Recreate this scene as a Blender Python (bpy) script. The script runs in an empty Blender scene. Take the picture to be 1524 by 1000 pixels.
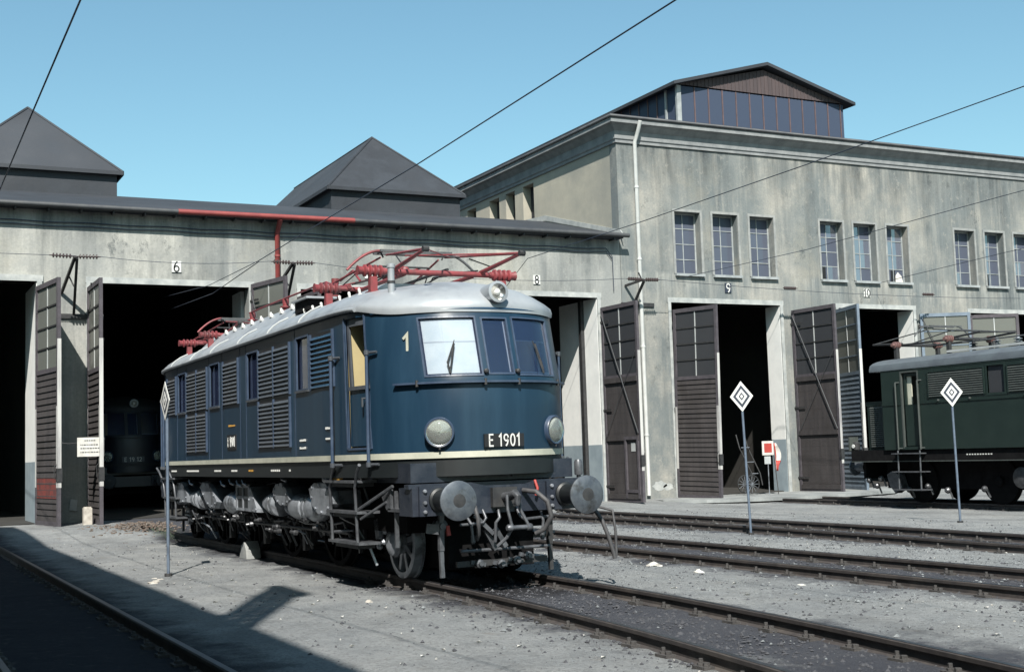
import bpy, math, random
import numpy as np
from mathutils import Matrix, Vector, Euler
random.seed(7); rng=np.random.RandomState(7)
SC=bpy.context.scene; COL=SC.collection
R=math.radians
# ------------------------------------------------------------------ camera
cam_d=bpy.data.cameras.new('camera'); cam=bpy.data.objects.new('camera',cam_d); COL.objects.link(cam); SC.camera=cam
YAW,PITCH,ROLL=2.6716820,0.0900721,-0.0320449
fw=Vector((math.cos(YAW)*math.cos(PITCH),math.sin(YAW)*math.cos(PITCH),math.sin(PITCH)))
r0=Vector((math.sin(YAW),-math.cos(YAW),0)); u0=r0.cross(fw)
rr=math.cos(ROLL)*r0+math.sin(ROLL)*u0; uu=-math.sin(ROLL)*r0+math.cos(ROLL)*u0
M=Matrix.Identity(4)
for i in range(3): M[i][0]=rr[i]; M[i][1]=uu[i]; M[i][2]=-fw[i]
M.translation=Vector((13.892717,-7.167976,1.600532))
cam.matrix_world=M
cam_d.sensor_width=36; cam_d.lens=1910.56/1524*36; cam_d.clip_start=.05; cam_d.clip_end=3000
# ------------------------------------------------------------------ sky and sun
SUN=Vector((.899,-.438,1.0)).normalized()
wd=bpy.data.worlds.new('World'); SC.world=wd; wd.use_nodes=True
nt=wd.node_tree; bg=nt.nodes['Background']
sky=nt.nodes.new('ShaderNodeTexSky'); sky.sky_type='NISHITA'; sky.sun_disc=False
sky.sun_elevation=math.asin(SUN.z); sky.sun_rotation=math.atan2(SUN.x,SUN.y)
sky.air_density=1.15; sky.dust_density=1.3; sky.ozone_density=1.0; sky.altitude=300
tint=nt.nodes.new('ShaderNodeMix'); tint.data_type='RGBA'; tint.blend_type='MULTIPLY'; tint.inputs[0].default_value=1; tint.inputs[7].default_value=(.80,1.06,.985,1)
nt.links.new(sky.outputs[0],tint.inputs[6]); nt.links.new(tint.outputs[2],bg.inputs[0]); bg.inputs[1].default_value=.078
sl=bpy.data.lights.new('sun','SUN'); sl.energy=5.0; sl.angle=R(.53); sl.color=(1,.95,.87)
so=bpy.data.objects.new('sun',sl); COL.objects.link(so); so.location=(20,-20,30)
so.rotation_euler=SUN.to_track_quat('Z','Y').to_euler()
SC.view_settings.view_transform='Standard'; SC.view_settings.look='None'; SC.view_settings.exposure=.95; SC.view_settings.gamma=1
# ------------------------------------------------------------------ materials
MATS={}; ALB=.66
def node_mat(name):
    m=bpy.data.materials.new(name); m.use_nodes=True
    return m,m.node_tree,m.node_tree.nodes['Principled BSDF']
def mat(name,c1,c2=None,scale=3,rough=.6,metal=0,bump=0,bscale=None,streak=False,detail=6,lo=.35,hi=.65,c3=None,s3=.4,lo3=.5,hi3=.75,spec=.5,coat=0,rvar=0):
    if name in MATS: return MATS[name]
    c1,c2,c3=[None if q is None else tuple(v*ALB for v in q) for q in (c1,c2,c3)]
    m,t,b=node_mat(name); N=t.nodes; L=t.links
    b.inputs['Roughness'].default_value=rough; b.inputs['Metallic'].default_value=metal
    b.inputs['Specular IOR Level'].default_value=spec; b.inputs['Coat Weight'].default_value=coat; b.inputs['Coat Roughness'].default_value=.12
    c1=tuple(c1)+(1,); b.inputs['Base Color'].default_value=c1
    geo=N.new('ShaderNodeNewGeometry')
    def noise(sc,vec_scale=None,det=detail):
        n=N.new('ShaderNodeTexNoise'); n.inputs['Scale'].default_value=sc; n.inputs['Detail'].default_value=det; n.inputs['Roughness'].default_value=.62
        if vec_scale:
            mp=N.new('ShaderNodeMapping'); mp.inputs['Scale'].default_value=vec_scale; L.new(geo.outputs['Position'],mp.inputs[0]); L.new(mp.outputs[0],n.inputs[0])
        else: L.new(geo.outputs['Position'],n.inputs[0])
        return n
    def ramp(n,lo,hi):
        r=N.new('ShaderNodeMapRange'); r.inputs[1].default_value=lo; r.inputs[2].default_value=hi; L.new(n.outputs[0],r.inputs[0]); return r
    if c2 is not None:
        n=noise(scale,(1,1,.12) if streak else None); r=ramp(n,lo,hi)
        mx=N.new('ShaderNodeMix'); mx.data_type='RGBA'; mx.inputs[6].default_value=c1; mx.inputs[7].default_value=tuple(c2)+(1,)
        L.new(r.outputs[0],mx.inputs[0]); out=mx.outputs[2]
        if c3 is not None:
            n3=noise(s3); r3=ramp(n3,lo3,hi3)
            m3=N.new('ShaderNodeMix'); m3.data_type='RGBA'; m3.inputs[7].default_value=tuple(c3)+(1,)
            L.new(out,m3.inputs[6]); L.new(r3.outputs[0],m3.inputs[0]); out=m3.outputs[2]
        L.new(out,b.inputs['Base Color'])
    if rvar:
        n=noise(scale*1.7); r=N.new('ShaderNodeMapRange'); r.inputs[1].default_value=.3; r.inputs[2].default_value=.7; r.inputs[3].default_value=max(0,rough-rvar); r.inputs[4].default_value=rough+rvar
        L.new(n.outputs[0],r.inputs[0]); L.new(r.outputs[0],b.inputs['Roughness'])
    if bump:
        n=noise(bscale or scale*6); bp=N.new('ShaderNodeBump'); bp.inputs['Strength'].default_value=bump; bp.inputs['Distance'].default_value=.03
        L.new(n.outputs[0],bp.inputs['Height']); L.new(bp.outputs[0],b.inputs['Normal'])
    MATS[name]=m; return m
def glass(name,tint,refl=1.0,rough=.02,body=None,bodyfac=0):
    m,t,b=node_mat(name); N=t.nodes; L=t.links; N.remove(b)
    tr=N.new('ShaderNodeBsdfTransparent'); tr.inputs[0].default_value=tuple(tint)+(1,)
    gl=N.new('ShaderNodeBsdfGlossy'); gl.inputs['Roughness'].default_value=rough; gl.inputs[0].default_value=(refl,refl,refl,1)
    fr=N.new('ShaderNodeFresnel'); fr.inputs[0].default_value=1.5
    mx=N.new('ShaderNodeMixShader'); L.new(fr.outputs[0],mx.inputs[0]); L.new(tr.outputs[0],mx.inputs[1]); L.new(gl.outputs[0],mx.inputs[2]); out=mx
    if body:
        d=N.new('ShaderNodeBsdfDiffuse'); d.inputs[0].default_value=tuple(body)+(1,)
        m2=N.new('ShaderNodeMixShader'); m2.inputs[0].default_value=bodyfac; L.new(mx.outputs[0],m2.inputs[1]); L.new(d.outputs[0],m2.inputs[2]); out=m2
    L.new(out.outputs[0],N['Material Output'].inputs[0]); MATS[name]=m; return m
def wall_mat(name,pale,grey,dark,warm,top=None,base=None,soot=None):
    """stained render: big clouds, vertical run-off streaks, fine grain"""
    pale,grey,dark,warm=[tuple(v*ALB for v in q) for q in (pale,grey,dark,warm)]
    m,t,b=node_mat(name); N=t.nodes; L=t.links; b.inputs['Roughness'].default_value=.92; b.inputs['Specular IOR Level'].default_value=.2
    geo=N.new('ShaderNodeNewGeometry')
    def noise(sc,v=(1,1,1),det=8,rg=.62,off=(0,0,0)):
        mp=N.new('ShaderNodeMapping'); mp.inputs['Scale'].default_value=v; mp.inputs['Location'].default_value=off; L.new(geo.outputs['Position'],mp.inputs[0])
        n=N.new('ShaderNodeTexNoise'); n.inputs['Scale'].default_value=sc; n.inputs['Detail'].default_value=det; n.inputs['Roughness'].default_value=rg; L.new(mp.outputs[0],n.inputs[0]); return n.outputs[0]
    def rng_(s,a,b_,c=0,d=1):
        r=N.new('ShaderNodeMapRange'); r.inputs[1].default_value=a; r.inputs[2].default_value=b_; r.inputs[3].default_value=c; r.inputs[4].default_value=d; L.new(s,r.inputs[0]); return r.outputs[0]
    def mix(f,a,c):
        x=N.new('ShaderNodeMix'); x.data_type='RGBA'; L.new(f,x.inputs[0])
        for i,v in((6,a),(7,c)):
            if isinstance(v,tuple): x.inputs[i].default_value=v+(1,)
            else: L.new(v,x.inputs[i])
        return x.outputs[2]
    c=mix(rng_(noise(.42,(1,1,.7)),.40,.58),pale,grey)
    c=mix(rng_(noise(.16,(1,1,.8),det=5,off=(3,3,3)),.46,.60,0,.75),c,grey)
    c=mix(rng_(noise(.25,(1,1,1),off=(7,3,1)),.55,.72,0,.6),c,warm)
    c=mix(rng_(noise(1.1,(1,1,.06),det=9,rg=.7),.50,.72,0,.6),c,dark)
    c=mix(rng_(noise(2.6,(1,1,.09),det=6,off=(2,5,8)),.54,.72,0,.6),c,pale)
    c=mix(rng_(noise(14,(1,1,1),det=4),.35,.75,0,.25),c,dark)
    sp=N.new('ShaderNodeSeparateXYZ'); L.new(geo.outputs['Position'],sp.inputs[0])
    if top:
        z0,z1=top; mt=N.new('ShaderNodeMath'); mt.operation='MULTIPLY'; L.new(rng_(sp.outputs[2],z0,z1,0,1),mt.inputs[0]); L.new(rng_(noise(1.6,(1,1,.10),det=8,rg=.7,off=(1,9,0)),.40,.66),mt.inputs[1])
        c=mix(mt.outputs[0],c,dark)
    def mul(p,q):
        n=N.new('ShaderNodeMath'); n.operation='MULTIPLY'; L.new(p,n.inputs[0]); L.new(q,n.inputs[1]); return n.outputs[0]
    c=mix(rng_(noise(.9,(1,1,1.6),det=12,rg=.78,off=(4,4,4)),.47,.66,0,.6),c,grey)
    c=mix(rng_(noise(3.2,(1,1,1),det=12,rg=.8,off=(6,1,4)),.56,.70,0,.55),c,pale)
    c=mix(mul(rng_(noise(1.3,(1,1,.8),det=12,rg=.8,off=(3,8,2)),.55,.64,0,.8),rng_(noise(.3,off=(9,9,9)),.45,.6)),c,dark)
    if base:                                  # run-off: (z where it starts, z where it has faded, colour, strength)
        za,zb,col,stg=base
        c=mix(mul(mul(rng_(sp.outputs[2],zb,za,0,stg),rng_(sp.outputs[2],za+.12,za,0,1)),rng_(noise(4.5,(1,1,.05),det=7,rg=.75,off=(5,2,2)),.46,.62)),c,tuple(v*ALB for v in col))
    if soot:
        y0,per,z0,z1=soot
        s1=N.new('ShaderNodeMath'); s1.operation='MULTIPLY_ADD'; L.new(sp.outputs[1],s1.inputs[0]); s1.inputs[1].default_value=2*math.pi/per; s1.inputs[2].default_value=-y0*2*math.pi/per
        s2=N.new('ShaderNodeMath'); s2.operation='COSINE'; L.new(s1.outputs[0],s2.inputs[0])
        c=mix(mul(mul(rng_(s2.outputs[0],-.2,.7),rng_(sp.outputs[2],z1,z0,0,1)),rng_(noise(1.6,(1,1,.35),det=10,rg=.72,off=(2,2,7)),.36,.66,0,.8)),c,tuple(v*.55 for v in dark))
    L.new(c,b.inputs['Base Color'])
    bp=N.new('ShaderNodeBump'); bp.inputs['Strength'].default_value=.35; bp.inputs['Distance'].default_value=.02; L.new(noise(18,det=6),bp.inputs['Height']); L.new(bp.outputs[0],b.inputs['Normal'])
    MATS[name]=m; return m
m_wallL=wall_mat('grey_render_low',(.55,.55,.51),(.33,.345,.34),(.10,.115,.12),(.50,.47,.38),top=(7.2,8.6),soot=(.7,6.1,6.6,8.0))
m_wallR=wall_mat('grey_render_tall',(.47,.455,.41),(.205,.23,.235),(.065,.076,.082),(.43,.395,.315),top=(10.0,12.1),base=(7.55,6.2,(.58,.58,.54),.38))
m_white=mat('white_limewash',(1.05,1.06,1.04),(.93,.95,.94),scale=2,rough=.9,bump=.1)
m_dado=mat('blue_grey_dado',(.36,.44,.49),(.28,.35,.40),scale=2,rough=.8)
m_trim=mat('pale_concrete_trim',(.52,.54,.53),(.33,.355,.36),scale=3,rough=.85,bump=.15)
m_inner=mat('unlit_dark_interior',(.035,.034,.03),(.018,.018,.018),scale=.6,rough=.95)  # near-black colour stands for the shade inside the sheds
m_tar=mat('tarred_roofing',(.034,.042,.055),(.02,.025,.034),scale=1.2,rough=.8,c3=(.055,.062,.075),s3=.3,bump=.3,bscale=5)
m_gut=mat('dark_zinc',(.06,.065,.075),(.1,.105,.11),scale=2,rough=.6,metal=.3)
m_red=mat('red_primer',(.30,.055,.05),(.24,.04,.04),scale=3,rough=.6)
m_zinc=mat('pale_zinc',(.55,.57,.57),(.42,.45,.46),scale=2,rough=.6)
m_wood=mat('weathered_dark_wood',(.036,.032,.035),(.062,.055,.057),scale=5,rough=.85,bump=.4,c3=(.035,.03,.03),s3=1.5,streak=True)
m_woodp=mat('mauve_grey_door_frame',(.095,.085,.10),(.06,.054,.065),scale=5,rough=.8,bump=.3)
m_woodb=mat('blue_grey_painted_wood',(.19,.245,.31),(.14,.185,.24),scale=4,rough=.75,bump=.2)
m_edge=mat('white_door_edge',(.62,.62,.60),(.30,.29,.30),scale=5,rough=.8,streak=True,lo=.45,hi=.7)
m_redpaint=mat('red_paint_patch',(.25,.045,.035),(.10,.035,.035),scale=4,rough=.8)
m_dglass=glass('dusty_shed_glass',(.30,.32,.30),.6,.15,(.19,.20,.185),.55)
m_dglass2=glass('dark_shed_glass',(.12,.13,.15),.5,.1,(.06,.064,.072),.6)
m_wglass=glass('blue_window_glass',(.10,.13,.17),.8,.06,(.095,.11,.15),.66)
m_mglass=glass('roof_monitor_glass',(.10,.12,.16),.55,.10,(.068,.088,.135),.65)
m_frame=mat('white_window_frame',(.42,.45,.46),(.28,.31,.32),scale=4,rough=.7)
m_mull=mat('rust_red_glazing_bar',(.16,.10,.10),(.10,.07,.075),scale=4,rough=.7)
m_board=mat('brown_gable_boards',(.095,.07,.072),(.06,.048,.053),scale=4,rough=.8,bump=.2,streak=True)
m_iron=mat('dark_iron',(.04,.042,.046),(.07,.07,.072),scale=8,rough=.6,metal=.4)
m_wire=mat('wire_metal',(.06,.075,.11),rough=.5,metal=.5)
m_porc=mat('dark_porcelain',(.06,.045,.045),(.1,.08,.08),scale=20,rough=.25)
m_blue=mat('cobalt_blue_paint',(.0145,.043,.086),(.020,.055,.105),scale=1.3,rough=.30,coat=.35,bump=.03,bscale=2.5,rvar=.10)
m_blues=mat('faded_blue_side_paint',(.011,.036,.068),(.022,.058,.10),scale=3.2,streak=True,lo=.45,hi=.8,rough=.36,coat=.06,spec=.35,detail=5,c3=(.02,.045,.085),s3=.9,lo3=.60,hi3=.85)
m_bluetrim=mat('blue_steel_trim',(.035,.058,.105),(.06,.09,.145),scale=6,rough=.4)
m_slat=mat('blue_grey_slat',(.062,.07,.085),(.09,.10,.115),scale=6,rough=.4)
m_silver=mat('silver_grey_roof',(.47,.505,.535),(.36,.39,.425),scale=1.4,rough=.42,c3=(.28,.30,.33),s3=1.4,metal=.25,bump=.05,bscale=3)
m_stripe=mat('cream_stripe',(.60,.60,.50),(.45,.46,.38),scale=3,rough=.55)
m_cream=mat('cream_cab_interior',(.55,.46,.24),(.48,.40,.22),scale=2,rough=.6)
m_dark=mat('black_underframe',(.006,.006,.007),(.012,.012,.013),scale=5,rough=.9,spec=.1)
m_skirt=mat('dark_skirt_paint',(.011,.015,.017),(.008,.011,.013),scale=4,rough=.5)
m_apron=mat('blue_black_apron',(.012,.018,.032),(.035,.042,.058),scale=5,rough=.42,bump=.1,c3=(.06,.066,.075),s3=6,lo3=.6,hi3=.8)
m_gear=mat('oily_grey_castings',(.42,.45,.50),(.21,.23,.26),scale=4,rough=.33,metal=.4,bump=.08,c3=(.05,.05,.052),s3=4,lo3=.55,hi3=.75)
m_buf=mat('worn_buffer_steel',(.10,.118,.145),(.165,.185,.21),scale=9,rough=.45,metal=.5,c3=(.05,.05,.05),s3=5,lo3=.52,hi3=.7)
m_surr=mat('grey_window_surround',(.36,.37,.36),(.24,.255,.26),scale=3,rough=.9)
m_step=mat('worn_dark_steel',(.17,.18,.20),(.075,.08,.09),scale=7,rough=.42,metal=.4)
m_pinkp=mat('brown_pink_porcelain',(.22,.12,.11),(.16,.09,.085),scale=9,rough=.5)
m_hose=mat('black_rubber_hose',(.04,.04,.044),(.085,.085,.09),scale=8,rough=.65)
m_panto=mat('red_oxide_pantograph',(.31,.052,.06),(.20,.042,.048),scale=8,rough=.55,c3=(.10,.05,.05),s3=3)
m_pantog=mat('grey_collector_strip',(.12,.125,.13),(.07,.075,.08),scale=6,rough=.5)
m_chrome=mat('polished_reflector',(.90,.91,.88),rough=.20,metal=.95)
m_lens=glass('lamp_lens',(.86,.90,.88),1,.03,(.78,.80,.76),.12)
m_cab=glass('cab_window_glass',(.84,.88,.93),1.0,.02,(.10,.14,.30),.12)
m_cabf=glass('front_window_glass',(.80,.84,.92),1.0,.02,(.05,.09,.20),.22)
m_pipe=mat('white_drainpipe',(.72,.74,.73),(.60,.62,.61),scale=2,rough=.6)
m_fit=mat('oily_black_fittings',(.045,.047,.052),(.11,.115,.125),scale=9,rough=.4,metal=.4)
m_bulk=mat('blue_cab_wall',(.06,.085,.17),(.045,.065,.14),scale=2,rough=.5)
m_cornice=mat('grey_cornice',(.30,.315,.32),(.20,.215,.225),scale=2.5,rough=.85,bump=.15,c3=(.38,.40,.41),s3=.8,lo3=.55,hi3=.8)
m_blind=mat('white_roller_blind',(.72,.76,.74),(.60,.66,.66),scale=3,rough=.8)
m_ink=mat('black_plate',(.012,.012,.014),rough=.5)
m_let=mat('white_lettering',(.75,.76,.74),rough=.6)
m_yell=mat('yellow_paint',(.55,.30,.05),rough=.6)
m_green=mat('dark_green_paint',(.013,.026,.023),(.018,.033,.029),scale=2,rough=.4,coat=.2)
m_greens=mat('green_grey_slats',(.06,.072,.068),(.085,.095,.09),scale=6,rough=.5)
m_roof2=mat('grey_loco_roof',(.12,.145,.165),(.09,.105,.125),scale=2,rough=.6)
m_pole=mat('blue_grey_pole',(.14,.19,.26),(.10,.13,.18),scale=8,rough=.6)
m_navy=mat('sign_dark_blue',(.03,.04,.065),rough=.5)
m_rail=mat('rusty_rail',(.052,.046,.047),(.085,.075,.072),scale=9,rough=.75,metal=.2,c3=(.12,.105,.095),s3=2)
m_railtop=mat('worn_rail_head',(.10,.105,.12),(.055,.052,.055),scale=7,rough=.38,metal=.75,c3=(.06,.05,.05),s3=1.6)
m_sleep=mat('oily_sleeper',(.05,.048,.048),(.085,.08,.078),scale=10,rough=.9,bump=.4)
m_stone=mat('grey_gravel',(.24,.26,.27),(.13,.14,.15),scale=9,rough=.9)
m_paper=mat('pale_litter',(.75,.74,.70),(.6,.58,.54),scale=6,rough=.9)
m_debris=mat('brown_debris',(.14,.09,.065),(.22,.20,.18),scale=14,rough=.95)
m_moss=mat('green_moss',(.09,.20,.07),(.16,.22,.13),scale=9,rough=.95)
m_flag=mat('white_red_flag_cloth',(.75,.72,.68),(.62,.6,.57),scale=5,rough=.9)
m_sigred=mat('signal_red',(.50,.06,.045),(.40,.05,.04),scale=5,rough=.6)
m_back=mat('neighbour_wall',(.32,.30,.26),(.25,.24,.21),scale=1,rough=.9)
m_brick=mat('light_concrete_stub',(.62,.59,.53),(.40,.37,.33),scale=8,rough=.9)
# ------------------------------------------------------------------ mesh helpers
WORIG={}
class MB:
    def __init__(s): s.v=[]; s.f=[]; s.M=Matrix.Identity(4)
    def add(s,vs,fs):
        b=len(s.v)
        s.v+= [tuple(s.M@Vector(p)) for p in vs]; s.f+=[tuple(i+b for i in f) for f in fs]; return s
    def box(s,x0,x1,y0,y1,z0,z1):
        x0,x1=sorted((x0,x1)); y0,y1=sorted((y0,y1)); z0,z1=sorted((z0,z1))
        return s.add([(x0,y0,z0),(x1,y0,z0),(x1,y1,z0),(x0,y1,z0),(x0,y0,z1),(x1,y0,z1),(x1,y1,z1),(x0,y1,z1)],
          [(0,3,2,1),(4,5,6,7),(0,1,5,4),(1,2,6,5),(2,3,7,6),(3,0,4,7)])
    def bar(s,p,q,w,h,up=(0,0,1)):
        p=Vector(p); q=Vector(q); d=(q-p).normalized(); up=Vector(up)
        if abs(d.dot(up))>.98: up=Vector((1,0,0))
        a=d.cross(up).normalized()*w/2; b=a.cross(d).normalized()*h/2
        vs=[p-a-b,p+a-b,p+a+b,p-a+b,q-a-b,q+a-b,q+a+b,q-a+b]
        return s.add(vs,[(0,1,2,3),(7,6,5,4),(0,4,5,1),(1,5,6,2),(2,6,7,3),(3,7,4,0)])
    def tube(s,path,r,n=8,cap=True):
        P=[Vector(p) for p in path]; rs=r if isinstance(r,(list,tuple)) else [r]*len(P)
        t0=(P[1]-P[0]).normalized(); a=t0.orthogonal().normalized(); vs=[]; fs=[]
        for i,p in enumerate(P):
            t=(P[min(i+1,len(P)-1)]-P[max(i-1,0)]).normalized(); a=(a-t*a.dot(t)).normalized(); b=t.cross(a)
            vs+=[p+(a*math.cos(2*math.pi*k/n)+b*math.sin(2*math.pi*k/n))*rs[i] for k in range(n)]
        for i in range(len(P)-1):
            for k in range(n): fs.append((i*n+k,i*n+(k+1)%n,(i+1)*n+(k+1)%n,(i+1)*n+k))
        if cap: fs+= [tuple(range(n-1,-1,-1)),tuple((len(P)-1)*n+k for k in range(n))]
        return s.add(vs,fs)
    def lathe(s,p,d,prof,n=24):
        """prof: (radius, distance along d)"""
        p=Vector(p); d=Vector(d).normalized(); a=d.orthogonal().normalized(); b=d.cross(a); vs=[]; fs=[]
        for r,h in prof: vs+=[p+d*h+(a*math.cos(2*math.pi*k/n)+b*math.sin(2*math.pi*k/n))*max(r,1e-4) for k in range(n)]
        for i in range(len(prof)-1):
            for k in range(n): fs.append((i*n+k,i*n+(k+1)%n,(i+1)*n+(k+1)%n,(i+1)*n+k))
        fs+=[tuple(range(n-1,-1,-1)),tuple((len(prof)-1)*n+k for k in range(n))]
        return s.add(vs,fs)
    def prism(s,poly,vec):
        v=Vector(vec); n=len(poly); vs=[Vector(p) for p in poly]+[Vector(p)+v for p in poly]
        return s.add(vs,[tuple(range(n-1,-1,-1)),tuple(range(n,2*n))]+[(i,(i+1)%n,(i+1)%n+n,i+n) for i in range(n)])
    def sweep(s,path,prof,cap=True):
        """prof (offset right, z) swept along a level path"""
        P=[Vector(p) for p in path]; n=len(prof); vs=[]; fs=[]
        for i,p in enumerate(P):
            t=P[min(i+1,len(P)-1)]-P[max(i-1,0)]; t.z=0; t.normalize(); r=Vector((t.y,-t.x,0))
            vs+=[p+r*o+Vector((0,0,z)) for o,z in prof]
        for i in range(len(P)-1):
            for k in range(n): fs.append((i*n+k,i*n+(k+1)%n,(i+1)*n+(k+1)%n,(i+1)*n+k))
        if cap: fs+=[tuple(range(n-1,-1,-1)),tuple((len(P)-1)*n+k for k in range(n))]
        return s.add(vs,fs)
    def build(s,name,m,parent=None,smooth=None,solid=0,loc=None):
        o0=Vector((0,0,0))
        if parent is not None: o0=WORIG[parent.name]
        if loc is not None: o0=Vector(loc)
        me=bpy.data.meshes.new(name); me.from_pydata([tuple(Vector(p)-o0) for p in s.v],[],s.f); me.validate()
        import bmesh
        bm=bmesh.new(); bm.from_mesh(me); bmesh.ops.recalc_face_normals(bm,faces=bm.faces); bm.to_mesh(me); bm.free()
        me.materials.append(m)
        if smooth is not None:
            me.polygons.foreach_set('use_smooth',[True]*len(me.polygons)); me.set_sharp_from_angle(angle=R(smooth))
        o=bpy.data.objects.new(name,me); COL.objects.link(o)
        if parent is not None: o.parent=parent
        elif loc is not None: o.location=o0
        WORIG[o.name]=o0.copy()
        if solid:
            md=o.modifiers.new('solid','SOLIDIFY'); md.thickness=solid; md.offset=0
        return o
def tag(o,label=None,cat=None,group=None,kind=None):
    if label: o['label']=label
    if cat: o['category']=cat
    if group: o['group']=group
    if kind: o['kind']=kind
    return o
def thing(name,label,cat,loc,group=None,rotz=0):
    o=bpy.data.objects.new(name,None); COL.objects.link(o); o.location=loc; o.rotation_euler=(0,0,rotz); o.empty_display_size=.2
    WORIG[o.name]=Vector(loc); return tag(o,label,cat,group)
def box(name,m,parent,*a):
    mb=MB()
    for i in range(0,len(a),6): mb.box(*a[i:i+6])
    return mb.build(name,m,parent)
def arc(cx,cy,rx,ry,a0,a1,n=14): return [(cx+rx*math.cos(R(a0+(a1-a0)*k/n)),cy+ry*math.sin(R(a0+(a1-a0)*k/n))) for k in range(n+1)]
GLY={'E':(.52,[[(.48,.95),(.05,.95),(.05,.05),(.48,.05)],[(.05,.52),(.42,.52)]]),'1':(.36,[[(.02,.74),(.24,.95),(.24,0)]]),
'0':(.56,[arc(.28,.5,.23,.45,90,450,24)]),'9':(.56,[arc(.28,.69,.22,.25,0,360,20),[(.50,.69),(.48,.45),(.40,.2),(.24,.02)]]),
'6':(.56,[arc(.28,.30,.22,.26,0,360,20),[(.06,.30),(.08,.55),(.20,.82),(.36,.98)]]),'8':(.56,[arc(.28,.73,.19,.22,0,360,18),arc(.28,.27,.23,.24,0,360,18)]),
'2':(.54,[arc(.27,.70,.21,.25,165,-20,12)+[(.40,.46),(.05,.05),(.50,.05)]]),'7':(.52,[[(.04,.95),(.48,.95),(.18,0)]]),' ':(.22,[])}
def text(body,size,mt,parent,name,center,xaxis,zaxis,depth=.004,width=None,weight=.125):
    """flat painted or cut-out figures drawn as strokes: centre, reading direction, up direction"""
    x=Vector(xaxis).normalized(); z=Vector(zaxis).normalized(); n=x.cross(z); adv=.17
    W=sum(GLY[ch][0]+adv for ch in body)-adv; sx=(width/(W*size)) if width else 1; c=Vector(center); pos=-W/2; out=[]; hw=weight/2
    for ch in body:
        w,strokes=GLY[ch]; mb=MB()
        for st in strokes:
            L=[];Rr=[]
            closed=math.hypot(st[0][0]-st[-1][0],st[0][1]-st[-1][1])<1e-3
            for k,p in enumerate(st):
                p=Vector(p); pa=Vector(st[k-1]) if k>0 else (Vector(st[-2]) if closed else None); pb=Vector(st[k+1]) if k<len(st)-1 else (Vector(st[1]) if closed else None)
                d0=(p-pa).normalized() if pa is not None else None; d1=(pb-p).normalized() if pb is not None else None
                d0=d0 if d0 is not None else d1; d1=d1 if d1 is not None else d0
                n0=Vector((-d0.y,d0.x)); n1=Vector((-d1.y,d1.x)); m=(n0+n1).normalized(); q=m*hw/max(.35,m.dot(n0))
                L.append(p+q); Rr.append(p-q)
            vs=[]
            for dd in(-depth,depth):
                for p in L+Rr: vs.append(c+x*((pos+p.x)*size*sx)+z*((p.y-.5)*size)+n*dd)
            k=len(L); fs=[]
            for i in range(k-1):
                fs+=[(i,i+1,k+i+1,k+i),(2*k+i,3*k+i,3*k+i+1,2*k+i+1),(i,2*k+i,2*k+i+1,i+1),(k+i,k+i+1,3*k+i+1,3*k+i)]
            mb.add(vs,fs)
        if strokes: out.append(mb.build(name,mt,parent))
        pos+=w+adv
    return out
def copytree(o,loc=None,label=None):
    r=o.copy(); COL.objects.link(r)
    if loc is not None: r.location=loc
    if label: r['label']=label
    WORIG[r.name]=Vector(r.location)
    def rec(a,b):
        for ch in list(a.children):
            c=ch.copy(); COL.objects.link(c); c.parent=b; rec(ch,c)
    rec(o,r); return r
def smooth01(t): t=min(1,max(0,t)); return t*t*(3-2*t)
# ------------------------------------------------------------------ track lines
def ty(k,x):
    if k==0: return -5.37
    if k==1: return .03-(.0105*(x+1)**2 if x>-1 else 0)+(.7*smooth01((-15-x)/8))
    if k==2: return 4.62+2.0*smooth01((-9-x)/14)
    if k==3: return 9.3-(.004*(x+10)**2 if x>-10 else 0)+2.4*smooth01((-16-x)/8)
    if k==4: return 20.1
TZ=[0,0,0,0,-.16]
# ------------------------------------------------------------------ ground
def gz(x,y):
    z=-.12
    left=smooth01((-15-x)/5)*smooth01((4-y)/3); z+=.19*left
    right=smooth01((y-12)/5); z-=.17*right*smooth01((x+22.8)/4)
    for k in range(5):
        d=abs(y-ty(k,x)); 
        if d<2.2: z+=-.018*smooth01((2.2-d)/.9)*(1-left)*(1-.9*smooth01((-16-x)/3))
    return z
from mathutils import noise as mn
def fbm(x,y,s): return mn.fractal(Vector((x*s,y*s,.3)),1.0,2.0,5)
mb=MB()
def axis(a,b,lo,hi,fine,coarse):
    out=[]; v=a
    while v<b:
        out.append(v); 
        d=max(lo-v,v-hi,0); v+=fine+min(coarse,d*.12)
    out.append(b); return out
xs=axis(-420,420,-24,14,.14,40); ys=axis(-420,420,-7,22,.14,40)
for x in xs:
    for y in ys:
        z=gz(x,y)
        if -26<x<16 and -9<y<24: z+=.016*fbm(x,y,.9)+.010*fbm(x+9,y,4.5)
        mb.v.append((x,y,z))
nx,ny=len(xs),len(ys)
mb.f=[(i*ny+j,(i+1)*ny+j,(i+1)*ny+j+1,i*ny+j+1) for i in range(nx-1) for j in range(ny-1)]
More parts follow.
